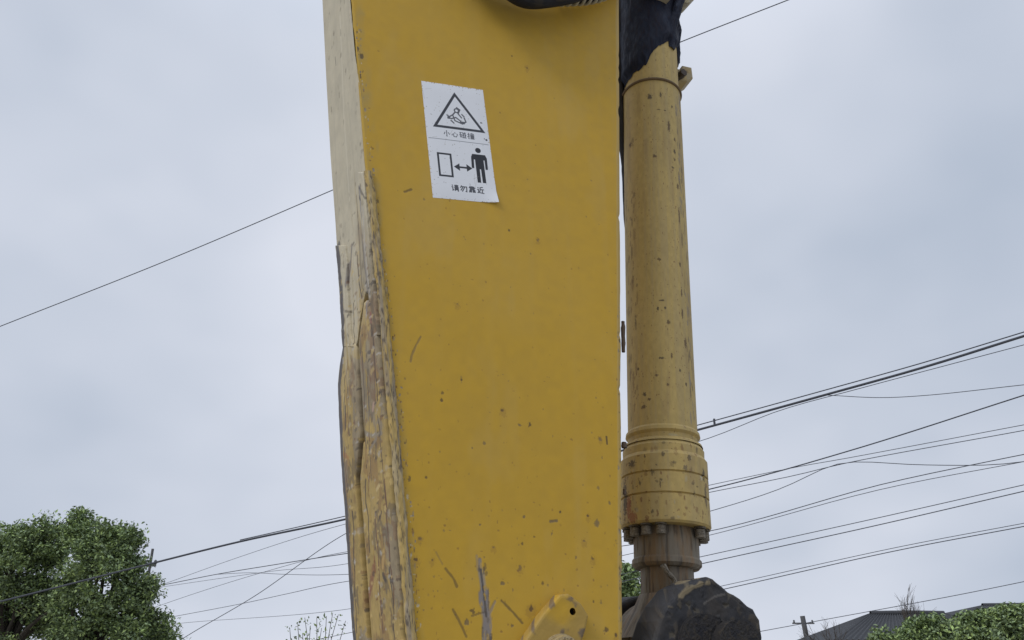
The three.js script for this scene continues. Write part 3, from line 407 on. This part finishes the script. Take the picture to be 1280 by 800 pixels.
{ // closed end of the cylinder: pale lug, round eye and the hose that leaves it
  const pale = grime('pale', [0.45, 0.38, 0.22], [0.40, 0.36, 0.27], [0.22, 0.18, 0.12], 31);
  const p1 = S(815, -14, WC + rB), p2 = S(850, 0, WC);
  const sh = new THREE.Shape(); sh.moveTo(-0.05, 0.07); sh.lineTo(0.05, 0.07); sh.lineTo(0.035, -0.043); sh.lineTo(-0.048, -0.018); sh.closePath();
  const m = part('lug_plate', new THREE.ExtrudeGeometry(sh, { depth: 0.03, bevelEnabled: true, bevelSize: 0.004, bevelThickness: 0.004, bevelSegments: 2 }), pale, arm); m.position.copy(p1);
  const ey = part('eye_boss', new THREE.CylinderGeometry(0.046, 0.046, 0.05, 40).rotateX(Math.PI / 2), pale, arm); ey.position.copy(S(846, -6, WC + 0.06));
  const h = [[838, 62], [842, 34], [848, 12], [858, -18], [872, -60]].map(([a, b], i) => S(a - 2, b, WC + rB * 0.85 + 0.01 * i)); part('hydraulic_hose', tube(h, 0.014, 12, 40, 0.003), blackOil, arm);
  const h2 = [[774.5, -60], [774.5, 60], [775, 130], [776, 165], [782, 200], [785, 260], [790, 320]].map(([a, b], i) => S(a, b, WC - rB * 0.55)); part('hydraulic_pipe', tube(h2, 0.013, 10, 50, 0.002), grease, arm, 'dark pipe between the arm and the barrel');
}
{ // hoses bound with spiral guard that cross the arm just under the frame's upper edge
  const mk = (pts, r, z0) => pts.map(([a, b]) => S(a, b, z0 + r));
  const g1 = mk([[545, -95], [596, -36], [645, -11], [700, -8], [752, -14], [805, -60]], 0.024, 0.012), g2 = mk([[580, -110], [618, -30], [650, -2], [690, -1], [745, -18], [795, -80]], 0.02, 0.045);
  const hs = part('hydraulic_hose', tube(g1, 0.024, 14, 60), grease, arm, 'dark hydraulic hose with spiral guard crossing the top of the arm'); part('hydraulic_hose', tube(g2, 0.018, 14, 60), grease, arm);
  const cv = new THREE.CatmullRomCurve3(g1), sp = [], fr = cv.computeFrenetFrames(400); for (let i = 200; i <= 385; i++) { const p = cv.getPointAt(i / 400), a = i * 0.62; sp.push(p.addScaledVector(fr.normals[i], 0.026 * Math.cos(a)).addScaledVector(fr.binormals[i], 0.026 * Math.sin(a))); }
  part('spiral_guard', tube(sp, 0.0042, 6, 900), new THREE.MeshStandardMaterial({ color: new THREE.Color().setRGB(0.42, 0.40, 0.33), roughness: 0.6 }), hs);
}
{ // rod end and the greasy link that it drives
  const pc = S(842, 815, WC), disc = (r, d, h) => { const s = new THREE.Shape(); s.absarc(0, 0, r, rad(-28), rad(215), false); s.lineTo(-0.13, -0.42); s.lineTo(0.02, -0.50); s.closePath(); return new THREE.ExtrudeGeometry(s, { depth: d, bevelEnabled: true, bevelSize: h, bevelThickness: h, bevelSegments: 4, curveSegments: 40 }).translate(0, 0, -d / 2); };
  const rough = (g, k, s) => { const p = g.attributes.position; for (let i = 0; i < p.count; i++) { const n = fbm(p.getX(i) * 16 + s, p.getY(i) * 16, p.getZ(i) * 16, 3) - 0.5; p.setXYZ(i, p.getX(i) * (1 + n * k), p.getY(i) * (1 + n * k), p.getZ(i)); } g.computeVertexNormals(); return g; };
  const uvM = (g) => { const uv = g.attributes.uv; for (let i = 0; i < uv.count; i++) uv.setXY(i, uv.getX(i) * 3, uv.getY(i) * 3); return g; };
  const R = pr(76, 800);
  const lw = WC + 0.135, ol = [[846, 741], [850, 735], [858, 730], [866, 726], [874, 723], [881, 722], [887, 720], [893, 722], [897, 726], [905, 732], [912, 738], [921, 742], [928, 748], [936, 756], [943, 761], [947, 769], [951, 775], [953, 786], [955, 797], [954, 812], [948, 850], [930, 900], [860, 960], [790, 960], [806, 860], [816, 806], [824, 776], [834, 756]].map(([x, y]) => S(x, y, lw + 0.04));
  const LP = new Paint(256, 256, ol[0].x - 0.2, ol[0].y - 0.45, ol[0].x + 0.25, ol[0].y + 0.1);
  LP.fill((u, v) => { const a = fbm(u * 14, v * 14, 3, 4), c = fbm(u * 60, v * 60, 7, 4), k = sstep(0.45, 0.65, a), m = sstep(0.58, 0.7, c); return { c: [0, 1, 2].map((i) => mix(mix([0.017, 0.017, 0.02][i], [0.035, 0.030, 0.027][i], k), [0.075, 0.06, 0.042][i], m * 0.5)), r: 0.55 + 0.4 * c, b: c }; });
  const lq = (x, y) => { const p = S(x, y, lw + 0.04); return [p.x, p.y]; };
  LP.stroke([lq(851, 744), lq(862, 736), lq(874, 731), lq(886, 728)], 0.010, [0.24, 0.19, 0.11], 0.7, 0.8, 0.6, 0.9); LP.stroke([lq(880, 755), lq(893, 746), lq(906, 743)], 0.004, [0.12, 0.11, 0.10], 0.6, 0.8, 0.6, 0.9); LP.stroke([lq(872, 772), lq(868, 790)], 0.006, [0.10, 0.08, 0.055], 0.5, 0.8, 0.6, 0.9);
  for (let i = 0; i < 70; i++) LP.blob(...lq(830 + 120 * R0(), 725 + 90 * R0()), 0.002 + 0.005 * R0(), 0.002 + 0.006 * R0(), R0() < 0.5 ? [0.09, 0.075, 0.05] : [0.012, 0.012, 0.014], 0.6, 0.8, R0());
  const lg2 = new THREE.ExtrudeGeometry(new THREE.Shape(ol.map((p) => new THREE.Vector2(p.x, p.y))), { depth: 0.06, bevelEnabled: true, bevelSize: 0.01, bevelThickness: 0.012, bevelOffset: -0.01, bevelSegments: 4 }).translate(0, 0, lw - 0.032);
  { const p = lg2.attributes.position, uv = lg2.attributes.uv; for (let i = 0; i < p.count; i++) { const n = fbm(p.getX(i) * 40, p.getY(i) * 40, p.getZ(i) * 40, 3) - 0.5; uv.setXY(i, ...LP.uv(p.getX(i) + 0.6 * (p.getZ(i) - lw - 0.04), p.getY(i) + 0.5 * (p.getZ(i) - lw - 0.04))); p.setXYZ(i, p.getX(i) + n * 0.008, p.getY(i) + n * 0.008, p.getZ(i) + n * 0.004); } lg2.computeVertexNormals(); }
  const f = part('bucket_link', lg2, LP.material({}, 0.006), arm, 'black greasy link plate with rough rounded top');
  const b = part('bucket_link', uvM(rough(disc(R * 0.85, 0.065, 0.012), 0.08, 5)), grease, arm); b.position.set(pc.x, pc.y, WC - 0.125);
  const lip = part('link_boss', new THREE.CylinderGeometry(R * 0.5, R * 0.55, 0.03, 40).rotateX(Math.PI / 2), grease, f); { const p = S(884, 812, lw + 0.045); lip.position.set(p.x, p.y, lw + 0.035); }
  const pin = part('link_pin', new THREE.CylinderGeometry(0.05, 0.05, 0.42, 32).rotateX(Math.PI / 2), grease, arm); pin.position.set(pc.x, pc.y, WC);
  const eye = part('rod_eye', new THREE.CylinderGeometry(R * 0.82, R * 0.82, 0.15, 48).rotateX(Math.PI / 2), rodDirt, arm); eye.position.set(pc.x, pc.y, WC);
  const neck = part('rod_neck', lathe([[rRod + 0.004, T(742, rRod)], [rRod + 0.02, T(765, rRod)], [rRod + 0.05, T(800, rRod)]].reverse(), 40, cB, axis, 3), rodDirt, arm);
  part('grease_line', tube([S(828, 706, WC + rRod + 0.012), S(834, 715, WC + rRod + 0.012), S(842, 724, WC + rRod + 0.01), S(845, 735, WC + rRod + 0.012), S(845, 752, WC + rRod + 0.03), S(842, 790, WC + rRod + 0.05)], 0.006, 8, 40, 0.002), steel, arm);
  void neck; void eye;
}
{ // side lever pivoting on the arm, its rounded top just above the lower edge of the picture
  const poly = [[704, 747], [713, 746], [727, 757], [735, 770], [732, 784], [727, 800], [728, 860], [730, 960], [640, 960], [628, 860], [664, 800], [684, 770]].map(([a, b]) => S(a, b, 0.03));
  const s = new THREE.Shape(poly.map((p) => new THREE.Vector2(p.x, p.y)));
  const hole = S(718, 764, 0.03), hp = new THREE.Path(); hp.absarc(hole.x, hole.y, 0.006, 0, 7, true); s.holes.push(hp);
  const g = new THREE.ExtrudeGeometry(s, { depth: 0.016, bevelEnabled: true, bevelSize: 0.006, bevelThickness: 0.006, bevelSegments: 3 }).translate(0, 0, 0.002);
  const P = new Paint(256, 512, -0.05, 1.1, 0.35, 1.85); P.fill((u, v) => { const a = fbm(u * 12, v * 12, 4, 4), b = fbm(u * 50, v * 50, 9, 4), k = sstep(0.45, 0.65, a); return { c: [0, 1, 2].map((i) => mix(mix(YEL[i] * 0.9, [0.36, 0.235, 0.05][i], k), DARK[i] * 2.4, 0.8 * sstep(0.58, 0.7, b))), r: 0.7, b }; });
  const m = P.material({}, 0.002); const uv = g.attributes.uv, ps = g.attributes.position; for (let i = 0; i < uv.count; i++) uv.setXY(i, ...P.uv(ps.getX(i) + 0.7 * ps.getZ(i), ps.getY(i) + 0.7 * ps.getZ(i)));
  const lv = part('side_lever', g, m, arm, 'yellow lever with small round hole low on the side plate');
  const bs = S(704, 800, 0.03); const boss = part('lever_boss', new THREE.CylinderGeometry(0.035, 0.042, 0.02, 36).rotateX(Math.PI / 2), ochre, lv); boss.position.set(bs.x, bs.y - 0.03, 0.03);
  part('lever_weld', tube([[707, 746], [698, 756], [690, 768], [680, 783], [668, 800]].map(([a, b]) => S(a - 2, b, 0.006)), 0.006, 7, 40, 0.004), weldMat, lv);
  part('hole_disc', new THREE.CylinderGeometry(0.009, 0.009, 0.01, 16).rotateX(Math.PI / 2).translate(hole.x, hole.y, 0.005), new THREE.MeshStandardMaterial({ color: 0x14110e, roughness: 0.9 }), lv);  // dark disc that fills the small hole in the lever
}

// ------------------------------------------------------------------ houses behind the yard
function house(label, x0, x1, yr, yl, dist, hipL, wallH) {
  const a = at(x0, yr, dist), b = at(x1, yr, dist), ev = at(x0 - hipL, yl, dist - 4);
  const ye = ev.y, L = a.x - (a.x - ev.x), R = b.x + 1.5, zf = -(dist - 4), zb = -(dist + 4), zr = -dist;
  const o = base('house', label, 'house', [(L + R) / 2, 0, zr], 0, 'houses beyond the yard'); const ox = (L + R) / 2;
  const q = (p) => [p[0] - ox, p[1], p[2] - zr];
  const A = [a.x, a.y, zr], Bp = [b.x, b.y, zr], FL = [L, ye, zf], FR = [R, ye, zf], BL = [L, ye, zb], BR = [R, ye, zb];
  const tile = new THREE.MeshStandardMaterial({ color: new THREE.Color().setRGB(0.035, 0.037, 0.042), roughness: 0.8, side: THREE.DoubleSide });
  const plane = (p00, p10, p01, p11, n) => grid(n * 6, 6, (u, v, i) => { const l = p00.map((c, k) => mix(c, p01[k], v)), r = p10.map((c, k) => mix(c, p11[k], v)); const p = l.map((c, k) => mix(c, r[k], u)); p[1] += 0.035 * Math.sin(i / 6 * 2 * Math.PI); return [...q(p), u, v]; });
  const rf = part('roof', [plane(FL, FR, A, Bp, 34), plane(BR, BL, Bp, A, 34), plane(BL, FL, A, A, 16), plane(FR, BR, Bp, Bp, 16)], tile, o);
  part('ridge', tube([V(...q(A)), V(...q([(A[0] + Bp[0]) / 2, A[1] + 0.02, zr])), V(...q(Bp))], 0.12, 8, 12), tile, rf);
  part('wall', new THREE.BoxGeometry(R - L - 1, ye + 0.1, 7).translate(0, (ye + 0.1) / 2, 0), new THREE.MeshStandardMaterial({ color: new THREE.Color().setRGB(0.32, 0.30, 0.27), roughness: 0.9 }), o);
  void wallH; return o;
}
house('dark grey hipped roof of the nearer house, left of the two at lower right', 1088, 1180, 767, 800, 40, 46);
house('dark roof rising at the right border behind the bushes', 1228, 1330, 757, 768, 46, 30);

// ------------------------------------------------------------------ trees and shrubs
function leafMesh(list, size, cols, seed, up = 0.4) {
  const r = rng(seed), n = list.length, pos = new Float32Array(n * 18), col = new Float32Array(n * 18), X = V(), Y = V(), Z = V();
  for (let i = 0; i < n; i++) {
    const [px, py, pz, tone] = list[i], s = size * (0.6 + 0.8 * r());
    Y.set(r() - 0.5, (r() - 0.5) * 0.8 - 0.1, r() - 0.5).normalize(); Z.set((r() - 0.5) * 1.6, r() * 0.9 + up, (r() - 0.5) * 1.6).normalize(); X.crossVectors(Y, Z).normalize(); Z.crossVectors(X, Y);
    const w = s * 0.26, f = s * 0.08;
    const P = [[-s * 0.5, 0, 0], [0, w, f], [s * 0.5, 0, 0], [-s * 0.5, 0, 0], [s * 0.5, 0, 0], [0, -w, f]];
    const c0 = cols[Math.floor(r() * cols.length)], k = (0.7 + 0.6 * r()) * (tone ?? 1);
    P.forEach(([a, b, c], j) => { const q = i * 18 + j * 3; pos[q] = px + Y.x * a + X.x * b + Z.x * c; pos[q + 1] = py + Y.y * a + X.y * b + Z.y * c; pos[q + 2] = pz + Y.z * a + X.z * b + Z.z * c; col[q] = c0[0] * k; col[q + 1] = c0[1] * k; col[q + 2] = c0[2] * k; });
  }
  const g = new THREE.BufferGeometry(); g.setAttribute('position', new THREE.BufferAttribute(pos, 3)); g.setAttribute('color', new THREE.BufferAttribute(col, 3)); g.computeVertexNormals(); return g;
}
const leafMat = new THREE.MeshStandardMaterial({ vertexColors: true, roughness: 0.75, side: THREE.DoubleSide });
const barkMat = new THREE.MeshStandardMaterial({ color: new THREE.Color().setRGB(0.055, 0.045, 0.037), roughness: 0.95 });
const GREENS = [[0.17, 0.235, 0.10], [0.215, 0.29, 0.10], [0.13, 0.18, 0.095], [0.26, 0.34, 0.115], [0.18, 0.24, 0.125]];
function taper(pts, r0, r1, seg = 6, n = 10) {
  const c = new THREE.CatmullRomCurve3(pts), g = new THREE.TubeGeometry(c, n, 1, seg, false), p = g.attributes.position;
  for (let i = 0; i <= n; i++) { const q = c.getPointAt(i / n), r = mix(r0, r1, i / n); for (let k = 0; k <= seg; k++) { const j = i * (seg + 1) + k; p.setXYZ(j, q.x + (p.getX(j) - q.x) * r, q.y + (p.getY(j) - q.y) * r, q.z + (p.getZ(j) - q.z) * r); } }
  g.computeVertexNormals(); return g;
}
// lobes: [px, py, radius in photo pixels, depth offset, clumps]; the crown is made of leaf clumps at the twig ends of real limbs
function tree(name, label, group, basePx, dist, lobes, leaf, seed, opt = {}) {
  const r = rng(seed), foot = at(basePx, 700, dist); const o = base(name, label, opt.cat || 'tree', [foot.x, 0, foot.z], 0, group), k = dist / F * 1.06;
  const leaves = [], wood = []; const fork = V(0, (opt.fork || 2.2), 0);
  wood.push(taper([V(0, -0.1, 0), V(0.05, fork.y * 0.5, 0.03), fork], opt.trunk || 0.18, (opt.trunk || 0.18) * 0.7, 8));
  for (const [lx, ly, lr, dz, cl] of lobes) {
    const c = at(lx + (opt.dx || 0), ly + (opt.dy || 0), dist - dz).sub(o.position), R = lr * k; const mid = fork.clone().lerp(c, 0.5).add(V((r() - 0.5) * 0.3, 0.2, (r() - 0.5) * 0.3));
    wood.push(taper([fork, mid, c], 0.09, 0.03));
    for (let i = 0; i < cl * 1.5; i++) {
      const d = V(r() - 0.5, r() - 0.42, r() - 0.5).normalize().multiplyScalar(R * Math.pow(r(), 0.42)); d.y *= 0.9; const p = c.clone().add(d);
      if (i % 2 === 0) wood.push(taper([c.clone().lerp(mid, r() * 0.5), c.clone().lerp(p, 0.5).add(V(0, 0.1, 0)), p], 0.022, 0.006, 4, 4));
      const tone = 0.75 + 0.5 * r(), cr = (opt.clump || 0.34) * (0.7 + 0.6 * r()), nl = Math.round((opt.per || 95) * (0.7 + 0.6 * r()));
      for (let j = 0; j < nl; j++) { const q = V(r() - 0.5, r() - 0.5, r() - 0.5).normalize().multiplyScalar(cr * Math.pow(r(), 0.5)); q.y *= 0.7; leaves.push([p.x + q.x, p.y + q.y, p.z + q.z, tone]); }
    }
  }
  part('trunk', wood, barkMat, o); part('crown', leafMesh(leaves, leaf, opt.cols || GREENS, seed + 1), leafMat, o); return o;
}
tree('broadleaf_tree', 'dark green leafy tree at the left border, its crown cut by the frame', 'leafy trees at lower left', 30, 25, [[20, 672, 28, 0, 26], [48, 672, 30, 0.5, 28], [-20, 690, 40, 0, 24], [70, 682, 26, -0.3, 20], [10, 712, 34, 0.6, 18], [50, 715, 30, 0, 16], [20, 760, 34, 0.3, 12], [-30, 760, 44, 0, 20], [65, 770, 28, -0.4, 10], [82, 728, 20, 0.2, 9], [70, 752, 22, 0.4, 9], [35, 738, 26, -0.5, 16], [-5, 735, 24, 0.3, 14], [15, 775, 30, -0.9, 20], [45, 770, 26, -0.9, 16], [75, 790, 26, -0.6, 14], [-10, 795, 30, 0.2, 12]], 0.108, 11, { fork: 1.9, dy: 6 });
tree('broadleaf_tree', 'taller leafy tree with rounded top right of the one cut by the left border', 'leafy trees at lower left', 135, 24, [[108, 660, 23, 0, 22], [140, 668, 26, 0.4, 28], [160, 668, 20, 0, 18], [128, 692, 32, 0.7, 26], [168, 705, 24, 0, 18], [105, 715, 28, -0.2, 12], [180, 735, 24, 0.2, 18], [150, 742, 26, 0.5, 14], [118, 765, 28, 0.4, 12], [190, 775, 28, 0, 22], [158, 790, 28, 0.4, 16], [106, 636, 6, 0, 4], [205, 790, 22, -0.3, 12], [95, 742, 20, 0.5, 12], [125, 790, 28, -0.8, 16], [100, 785, 24, 0.3, 12], [165, 758, 20, -0.2, 8]], 0.105, 23, { fork: 2.0, dx: -5, dy: 11 });
tree('broadleaf_tree', 'green tree seen through the gap between the arm and the piston rod', null, 752, 22, [[760, 735, 26, 0, 24], [784, 722, 15, 0, 10], [772, 765, 30, 0, 26], [738, 750, 34, 0, 20], [792, 758, 17, 0.2, 14], [750, 800, 40, 0, 20], [798, 795, 18, 0, 10]], 0.13, 37, { fork: 1.7 });
tree('shrub', 'loose green bush at lower right in front of the dark roof', 'bushes at lower right', 1150, 30, [[1135, 800, 18, 0, 14], [1160, 792, 20, 0, 16], [1185, 794, 22, 0, 16], [1110, 806, 16, 0, 10], [1150, 815, 30, 0, 16]], 0.13, 51, { cat: 'shrub', fork: 1.2, trunk: 0.08 });
tree('shrub', 'denser green bush in the lower right corner of the view', 'bushes at lower right', 1250, 28, [[1215, 790, 20, 0, 16], [1240, 784, 22, 0, 20], [1270, 780, 24, 0, 22], [1300, 778, 26, 0, 20], [1245, 810, 34, 0, 20]], 0.13, 61, { cat: 'shrub', fork: 1.2, trunk: 0.08 });
{ // young plant with upright stems beside the arm, and bare trees
  const r = rng(91), f = at(400, 780, 17), o = base('sapling', 'young sapling with upright sparse leafy stems left of the arm', 'sapling', [f.x, 0, f.z]); const wood = [], leaves = [];
  for (const [x, y] of [[362, 784], [372, 778], [381, 772], [388, 782], [396, 772], [408, 770], [416, 766], [423, 768], [402, 785], [378, 792], [432, 776]]) {
    const t = at(x, y, 17 + (r() - 0.5) * 0.6).sub(o.position), b = V((r() - 0.5) * 0.3, 0.3 + r() * 0.6, (r() - 0.5) * 0.3); wood.push(taper([V(0, 0, 0), b, b.clone().lerp(t, 0.6).add(V((r() - 0.5) * 0.12, 0, 0)), t], 0.018, 0.005, 5, 10));
    for (let i = 0; i < 24; i++) { const s = Math.pow(r(), 1.4), p = t.clone().lerp(b, s * 0.55); leaves.push([p.x + (r() - 0.5) * 0.16, p.y + (r() - 0.5) * 0.1, p.z + (r() - 0.5) * 0.16, 0.8]); }
  }
  part('stem', wood, barkMat, o); part('foliage', leafMesh(leaves, 0.075, GREENS, 92), leafMat, o);
  const bare = (label, px, top, dist, seed, spread) => {
    const rr = rng(seed), g = at(px, 780, dist), tr = base('bare_tree', label, 'bare tree', [g.x, 0, g.z], 0, 'bare trees near the roofs'), w = []; const tp = at(px, top, dist).y;
    const grow = (p, d, len, rad0, lv) => { const q = p.clone().addScaledVector(d, len); w.push(taper([p, p.clone().lerp(q, 0.5).add(V((rr() - 0.5) * len * 0.12, 0, (rr() - 0.5) * len * 0.12)), q], rad0, rad0 * 0.6, 5, 4)); if (lv > 0) { const n = 2 + Math.floor(rr() * 2); for (let i = 0; i < n; i++) grow(p.clone().lerp(q, 0.55 + 0.45 * rr()), d.clone().add(V((rr() - 0.5) * spread, 0.25 * rr(), (rr() - 0.5) * spread)).normalize(), len * (0.6 + 0.2 * rr()), rad0 * 0.58, lv - 1); } };
    grow(V(0, 0, 0), V(0.03, 1, 0).normalize(), tp * 0.42, 0.07, 5); part('trunk', w, barkMat, tr); return tr;
  };
  bare('bare grey tree with fine twigs above the dark roof', 1130, 738, 34, 7, 1.1);
  bare('small bare tree low beside the dark roof', 1052, 778, 34, 17, 1.2);
}

// ------------------------------------------------------------------ poles
{
  const con = new THREE.MeshStandardMaterial({ color: new THREE.Color().setRGB(0.10, 0.10, 0.105), roughness: 0.9 });
  const pole = (label, px, py, dist, r, lean, arms) => {
    const t = at(px, py, dist), o = base('utility_pole', label, 'utility pole', [t.x + lean, 0, t.z], 0, 'poles carrying the wires'); part('pole', taper([V(0, -0.2, 0), V(-lean * 0.5, t.y * 0.5, 0), V(-lean, t.y, 0)], r * 1.25, r, 10, 8), con, o);
    for (const [dy, w] of arms) { part('crossarm', new THREE.BoxGeometry(w, 0.07, 0.07).translate(-lean, t.y - dy, 0), con, o); for (const s of [-1, 1]) part('insulator', new THREE.LatheGeometry([[0.03, 0], [0.06, 0.03], [0.03, 0.06], [0.055, 0.09], [0.025, 0.12], [0.001, 0.14]].map(([a, b]) => new THREE.Vector2(a, b)), 10).translate(-lean + s * w * 0.42, t.y - dy + 0.035, 0), con, o); }
    return o;
  };
  pole('dark pole top standing just right of the taller leafy tree', 191, 686, 27, 0.04, 0, [[0.5, 0.36], [1.2, 0.8]]);
  pole('small leaning pole with crossarm at lower right of the cylinder', 1003, 770, 45, 0.12, 0.32, [[0.35, 1.1]]);
}

// ------------------------------------------------------------------ overhead wires
{
  const wm = new THREE.MeshStandardMaterial({ color: new THREE.Color().setRGB(0.05, 0.055, 0.07), roughness: 0.8 });
  const dep = (x) => mix(20, 12, clamp((x - 0) / 1280, -0.2, 1.3));
  const depP = (x) => x < 600 ? mix(27, dep(600), sstep(150, 600, x)) : dep(x);                 // toward the pole behind the leafy trees
  const wire = (label, pts, r, thick, cut = [1, 1], extra) => {
    const p = pts.map((q) => [...q]); const n = p.length;
    if (cut[0]) { const s = (p[1][1] - p[0][1]) / (p[1][0] - p[0][0]); p.unshift([p[0][0] - 260, p[0][1] - 260 * s]); }
    if (cut[1]) { const a = p[p.length - 2], b = p[p.length - 1], s = (b[1] - a[1]) / (b[0] - a[0]); p.push([b[0] + 260, b[1] + 260 * s]); }
    const w = p.map(([x, y]) => at(x, y, /uppermost|thickest dark|just above the thickest|steep/.test(label) ? dep(x) : depP(x))), b = w[0].clone(); void n;
    const o = base('overhead_wire', label, 'wire', [b.x, b.y, b.z], 0, 'overhead wires'); const q = w.map((v) => v.sub(b));
    part('strand', tube(q, r * (thick ? 0.8 : 0.56), 6, 90), wm, o); if (extra) extra(o, b); return o;
  };
  const spacer = (px, py, len) => (o, b) => { const p = at(px, py, dep(px)).sub(b); part('clip', new THREE.BoxGeometry(0.03, len, 0.04).translate(p.x, p.y, p.z), wm, o); };
  wire('single dark wire crossing high behind the arm, the uppermost of all', [[0, 408], [210, 325], [417, 237], [640, 140], [847, 54], [985, 0]], 0.0135, true);
  wire('thickest dark cable of the bundle, from the leafy tree to the right border', [[60, 737], [175, 708], [300, 677], [432, 649], [650, 597], [870, 538], [1030, 494], [1155, 459], [1280, 420]], 0.026, true, [1, 1], spacer(893, 528, 0.13));
  wire('thin wire running just above the thickest cable', [[300, 675], [432, 645], [650, 591], [870, 532], [1030, 488], [1155, 453], [1280, 415]], 0.012, true, [0, 1]);
  wire('thin wire that dips below the thickest cable beside the cylinder head', [[205, 730], [300, 696], [432, 655], [650, 605], [873, 552], [975, 513], [1073, 486], [1280, 431]], 0.011, false, [0, 1]);
  wire('near level branch wire leaving the thickest cable toward the right border', [[1035, 494], [1100, 497], [1160, 494], [1280, 481]], 0.0105, false, [0, 1]);
  wire('straight wire meeting the right border second below the thickest cable', [[205, 731], [270, 718], [330, 708], [432, 692], [650, 660], [889, 611], [1070, 561], [1280, 494]], 0.0125, true, [0, 1]);
  wire('wire meeting the right border third below the thickest cable', [[200, 734], [340, 714], [432, 705], [650, 660], [889, 606], [1000, 583], [1057, 573], [1280, 531]], 0.0095, false, [0, 1]);
  wire('wire just above the flat kinked one at the right border', [[185, 762], [240, 743], [330, 715], [432, 690], [650, 664], [889, 615], [990, 595], [1057, 579], [1280, 538]], 0.0105, false, [0, 1]);
  wire('kinked wire that rises beside the cylinder head and then runs flat', [[270, 718], [310, 716], [360, 718], [432, 718], [650, 702], [891, 638], [975, 611], [1040, 582], [1068, 577.5], [1150, 581], [1240, 581], [1280, 577]], 0.0105, false, [0, 1]);
  wire('steep diagonal wire left of the arm, crossing the others', [[150, 850], [232, 796], [320, 744], [432, 667], [530, 625]], 0.013, false, [0, 0]);
  wire('upper wire of the close pair below the flat kinked wire', [[150, 783], [210, 772], [300, 755], [360, 742], [432, 727], [650, 700], [891, 663], [1100, 606], [1240, 576], [1280, 568]], 0.0125, false);
  wire('lower wire of the close pair below the flat kinked wire', [[150, 791], [210, 781], [430, 762], [650, 722], [891, 668], [1100, 612], [1280, 577]], 0.0095, false);
  wire('upper wire of the close pair leaving beside the wiper housing', [[432, 792], [640, 748], [876, 696], [1090, 649], [1280, 606]], 0.0105, false);
  wire('lower wire of the close pair leaving beside the wiper housing', [[432, 803], [640, 758], [880, 704], [1090, 658], [1280, 614]], 0.0125, false);
  wire('upper wire of the lowest pair, above the greasy link', [[640, 790], [918, 729], [1122, 684], [1280, 654]], 0.0085, false);
  wire('lower wire of the lowest pair, above the greasy link', [[640, 795], [916, 734], [1122, 688], [1280, 658]], 0.0115, false);
  wire('lowest faint wire passing above the dark roofs to the right border', [[930, 793], [1050, 771], [1180, 747], [1231, 737], [1280, 727]], 0.0085, false, [0, 1]);
}
renderer.render(scene, camera);
